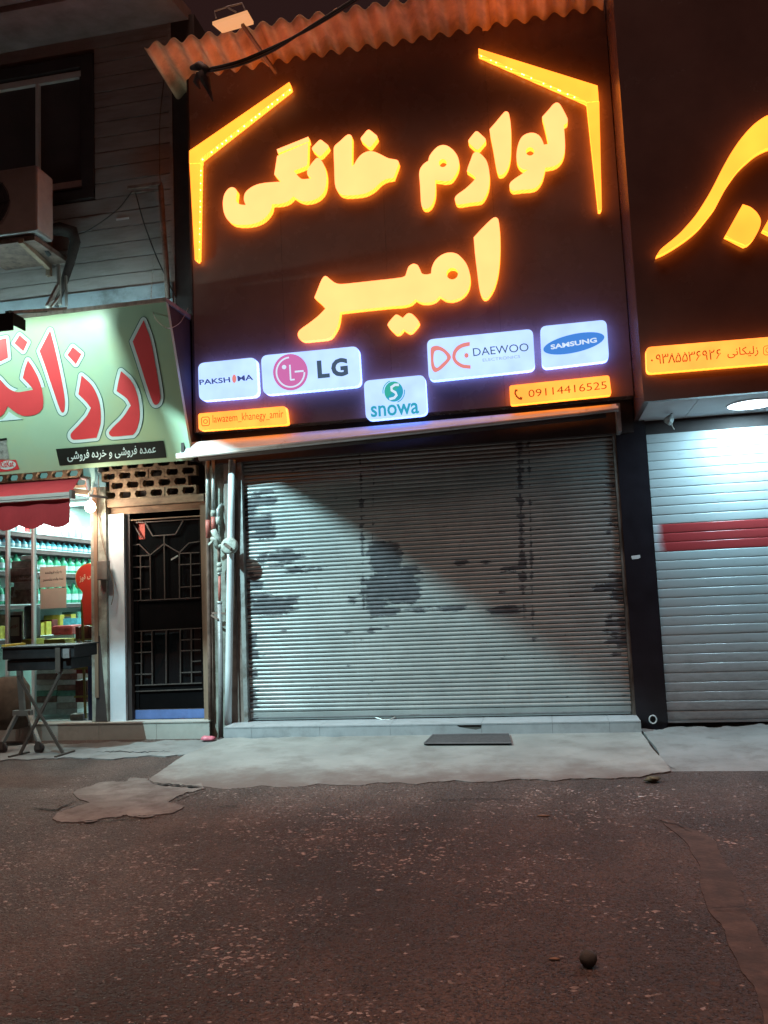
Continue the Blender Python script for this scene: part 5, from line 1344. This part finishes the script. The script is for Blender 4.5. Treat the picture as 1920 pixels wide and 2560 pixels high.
sk = tag(MB().lathe([(.16, 0), (.19, .12), (.18, .38), (.12, .48)], at(25, 1792, -.35) - Vector((0, 0, .0)), 12).build('brown_sack', 'sack_cloth', smooth=True), 'brown sack standing behind the cart legs', 'sack')
sk.location.z = .166 - at(25, 1792, -.35).z

# ================================================================== RIGHT SHOP
rs = thing('right_shop_building', 'dark clad neighbouring shop on the right with a projecting fascia', 'building', (2.5, 0, 0))
CX0, CY0, CZ = .862, -.85, 2.725
MB().box(.99, 8, .35, 6, 0, 7.6).build('wall', 'dark_trim', rs)
MB().box(CX0, 2.4, CY0, CY0+.05, CZ, 7.6).build('fascia_sheet', 'cladding', rs)
MB().box(2.404, 8, CY0, CY0+.05, CZ, 7.6).build('fascia_sheet', 'cladding', rs)
MB().box(CX0, CX0+.04, CY0+.052, .0, CZ, 7.6).build('fascia_side', 'cladding', rs)
xs_ = [CX0+.042, 1.30, 1.95, 2.6, 3.25, 3.9, 4.55, 8]
for i in range(len(xs_)-1): MB().box(xs_[i]+.003, xs_[i+1]-.003, CY0+.052, .02, CZ+.004, CZ+.02).build('soffit_panel', 'soffit', rs)
MB().box(CX0+.042, 8, .03, .2, 2.60, CZ+.1).build('shutter_box', 'dark_trim', rs)
def downlight(label, p):
    t = thing('downlight', label, 'lamp', p)
    n = 24
    MB().lathe([(.205, -.006), (.205, 0), (.18, .002)], p, n).build('trim_ring', 'white_alu', t)
    MB().add([(p[0]+.19*cos(2*pi*i/n), p[1]+.19*sin(2*pi*i/n), p[2]-.0075) for i in range(n)], [tuple(reversed(range(n)))]).build('diffuser', 'downlight', t)
    a = bpy.data.lights.new('downlight_area', 'AREA'); a.shape = 'DISK'; a.size = .36; a.energy = 40; a.color = (.50, .86, 1.0)
    o = bpy.data.objects.new('downlight_area', a); COL.objects.link(o); o.location = (p[0], p[1], p[2]-.012); o.parent = t; o.matrix_parent_inverse = t.matrix_basis.inverted()
dp = hit(1880, 1010, Vector((0, 0, CZ)), Vector((0, 0, 1)))
downlight('round white downlight glowing in the right soffit', (dp.x, dp.y, CZ))
rsh = thing('roller_shutter', 'clean white ribbed shutter with a red stripe in the right shop', 'shutter', (2.5, .0, .07))
prof2 = [(.006, 0), (-.0015, .0012), (-.0028, .008), (-.0030, .030), (-.0029, .060), (-.0022, .074), (-.0010, .0792), (.006, .0800)]
s2 = slat_mesh(.965, 6.0, prof2, 'slat'); s2r = s2.copy()
P2 = .0812; zr0, zr1 = at(1660, 1382, 0).z, at(1660, 1298, 0).z
n2 = int((2.66-.085)/P2)
for i in range(n2):
    zc = .085 + i*P2; red = zr0 - .03 < zc < zr1 - .05
    o = link('slat', s2r if red else s2, 'slat_red' if red else 'slat_white', rsh); o.matrix_parent_inverse = Matrix(); o.location = (-2.5, random.uniform(-.001, .001), zc - .07)
MB().box(.965, 6, -.004, .02, .066, .084).build('bottom_bar', 'slat_white', rsh)
MB().box(.965, 6, .012, .03, .07, 2.7).build('backing', 'dark_trim', rsh)
# right shop sign letters and number strip
RF = YP(CY0 - .07)
sw = [(1659,100),(1550,160),(1450,240),(1350,345),(1250,470),(1150,620),(1080,740),(1000,890),(930,1030),(850,1180),(760,1330),(660,1480),(560,1600),(450,1720),(350,1810),(250,1890),(170,1960),(115,2045,1),(220,2000),(350,1925),(480,1840),(600,1750),(720,1640),(840,1490),(930,1370),(1000,1240),(1080,1090),(1160,970),(1250,850),(1350,750),(1480,640),(1560,590),(1659,545),(1900,470),(2300,520),(2500,900,1),(2700,500,1),(2400,150),(2000,40)]
letter('sweeping orange brush stroke letter on the right shop sign', [('face', [L(tH, sw)])], RF, face='bar_face', depth=.068)
letter('orange petal shaped dot under the sweeping stroke', [('face', [L(tH, [(1310,1330,1),(1420,1370),(1510,1450),(1560,1550),(1545,1650),(1480,1780),(1400,1870),(1340,1895,1),(1070,1760,1)])])], RF, face='bar_face', depth=.068, name='letter_dot', cat='sign dot')
letter('orange petal shaped dot cut by the right picture edge', [('face', [L(tH, [(1830,1250,1),(1940,1290),(2030,1370),(2080,1470),(2065,1570),(2000,1700),(1920,1790),(1860,1815,1),(1590,1680,1)])])], RF, face='bar_face', depth=.068, name='letter_dot', cat='sign dot')
b = lightbox('yellow lit strip on the right shop with a Persian phone number', ((1615,868),(2240,816),(2246,880),(1617,933)), 13, False, RF)
t8 = T(1600, 820, .19289)
dq = [RF(t8(p), .002) for p in ((112,476), (1062,398), (112,352))]
for k, ch in enumerate('\u06f0\u06f9\u06f3\u06f8\u06f5\u06f5\u06f3\u06f6\u06f9\u06f2\u06f6'):
    v_, f_ = text_raw(ch, {'\u06f6': -.006, '\u06f8': .006}.get(ch, .003))
    xc = (min(p[0] for p in v_) + max(p[0] for p in v_))/2
    ex_ = dq[1]-dq[0]; ey_ = dq[2]-dq[0]; cell = ex_/11
    vs = [dq[0] + cell*(k+.5) + cell*((p[0]-xc)/.50) + ey_*(p[1]/.68) for p in v_]
    fs = [q if (vs[q[1]]-vs[q[0]]).cross(vs[q[2]]-vs[q[0]]).dot(RF.n) > 0 else tuple(reversed(q)) for q in f_]
    MB().add(vs, fs).build('digit', 'strip_print', b)
text('lettering', '\ufbfd\ufee7\ufe8e\ufb91\ufbff\ufedf\ufeaf', RF, .002, (t8((1135,395)), t8((1535,362)), t8((1130,262))), 'strip_print', b, .005)
stroke('icon', PV([t8(p) for p in ((1620,235),(1700,226),(1720,245),(1722,330),(1702,344),(1622,350),(1602,335),(1600,255))]), 1.6, RF, .002, 'strip_print', b, True)
stroke('icon', circle_loop(*t8((1662,288)), 6, 6, 16), 1.5, RF, .002, 'strip_print', b, True)
# alarm horn under the soffit
hn = thing('alarm_horn', 'small pale horn speaker under the left end of the right soffit', 'speaker', tuple(at(1672, 1052, -.25)))
hc = at(1674, 1050, -.25)
MB().tube([hc + Vector((.015, 0, .045)), hc + Vector((0, 0, .025)), hc + Vector((-.02, -.015, .0)), hc + Vector((.005, -.035, -.02))], [.010, .022, .034, .038], 10).build('horn', 'galv', hn, smooth=True)
MB().tube([hc + Vector((.02, 0, .06)), Vector((hc.x+.02, hc.y, CZ))], .008, 6).build('stem', 'dark_trim', hn)
tag(cable('loose_wire', None, [hc + Vector((.02, 0, .03)), hc + Vector((.01, -.02, -.05)), hc + Vector((.03, -.02, -.09))], .004, 'window_frame'), 'short loose wire under the horn speaker', 'wire')
tag(flat('paper_sticker', [PV([(1578,1390),(1600,1387),(1601,1394),(1596,1397),(1580,1398),(1579,1395)])], YP(-.043), 0, 'sticker', None, .001), 'torn white sticker on the black pillar', 'sticker')
rg = at(1631, 1797, -.05); mb = MB(); n = 18
mb.tube([(rg.x + .030*cos(2*pi*i/n), -.09, rg.z + .034*sin(2*pi*i/n)) for i in range(n+1)], .006, 6, False)
ds = thing('drain_stub', 'white ringed drain pipe stub at the foot of the black pillar', 'drain pipe', (rg.x, -.07, rg.z))
mb.build('ring', 'pvc', ds)
MB().add([(rg.x + .026*cos(2*pi*i/n), -.075, rg.z + .03*sin(2*pi*i/n)) for i in range(n)], [tuple(range(n))]).build('bore', 'crack', ds)

# ================================================================== LITTER
def lump(name, label, cat, c, sx, sy, sz, mat, seed=1, jag=.25, n=2):
    bm = bmesh.new(); bmesh.ops.create_icosphere(bm, subdivisions=n, radius=1); r = random.Random(seed)
    for v in bm.verts:
        k = 1 + r.uniform(-jag, jag); v.co = Vector((v.co.x*sx*k, v.co.y*sy*k, v.co.z*sz*k))
    zmin = min(v.co.z for v in bm.verts)
    for v in bm.verts: v.co += Vector(c) - Vector((0, 0, zmin))
    me = bpy.data.meshes.new(name); bm.to_mesh(me); bm.free(); me.shade_smooth()
    return tag(link(name, me, mat), label, cat)
gb_ = gnd(1472, 2418)
lump('dark_stone', 'dark round ball lying on the asphalt in the foreground', 'ball', gb_, .029, .026, .028, 'stone_dark', 3, .09, 2)
lump('plastic_bag', 'crumpled pink plastic bag at the corner of the beige ledge', 'bag', gnd(520, 1853, .01), .075, .05, .024, 'pink_plastic', 5, .22)
lump('grass_tuft', 'dry grass tuft at the corner of the concrete slab', 'weed', gnd(1632, 1956), .05, .04, .018, 'dry_grass', 9, .4)
for i, (px_, py_, w_, h_, mt_, lab) in enumerate(((1360,2041,34,7,'twig','flat brown wood chip on the asphalt'),(1690,2018,12,4,'sticker','small white paper scrap on the right apron edge'),(1605,1994,18,3,'sticker','thin white paper strip near the slab corner'),(1490,2031,6,4,'sticker','tiny white paper scrap on the dusty asphalt'),(1385,2400,30,8,'twig','pale flat stone left of the round ball'),(983,2190,8,6,'sticker','tiny pale scrap in the middle of the asphalt'))):
    p = gnd(px_, py_); s = (gnd(px_ + w_/2, py_) - p).x
    lump('litter_scrap', lab, 'litter', p, abs(s), abs(s)*.45, .004, mt_, 20+i, .3, 1)
print('scene built', len(bpy.data.objects))
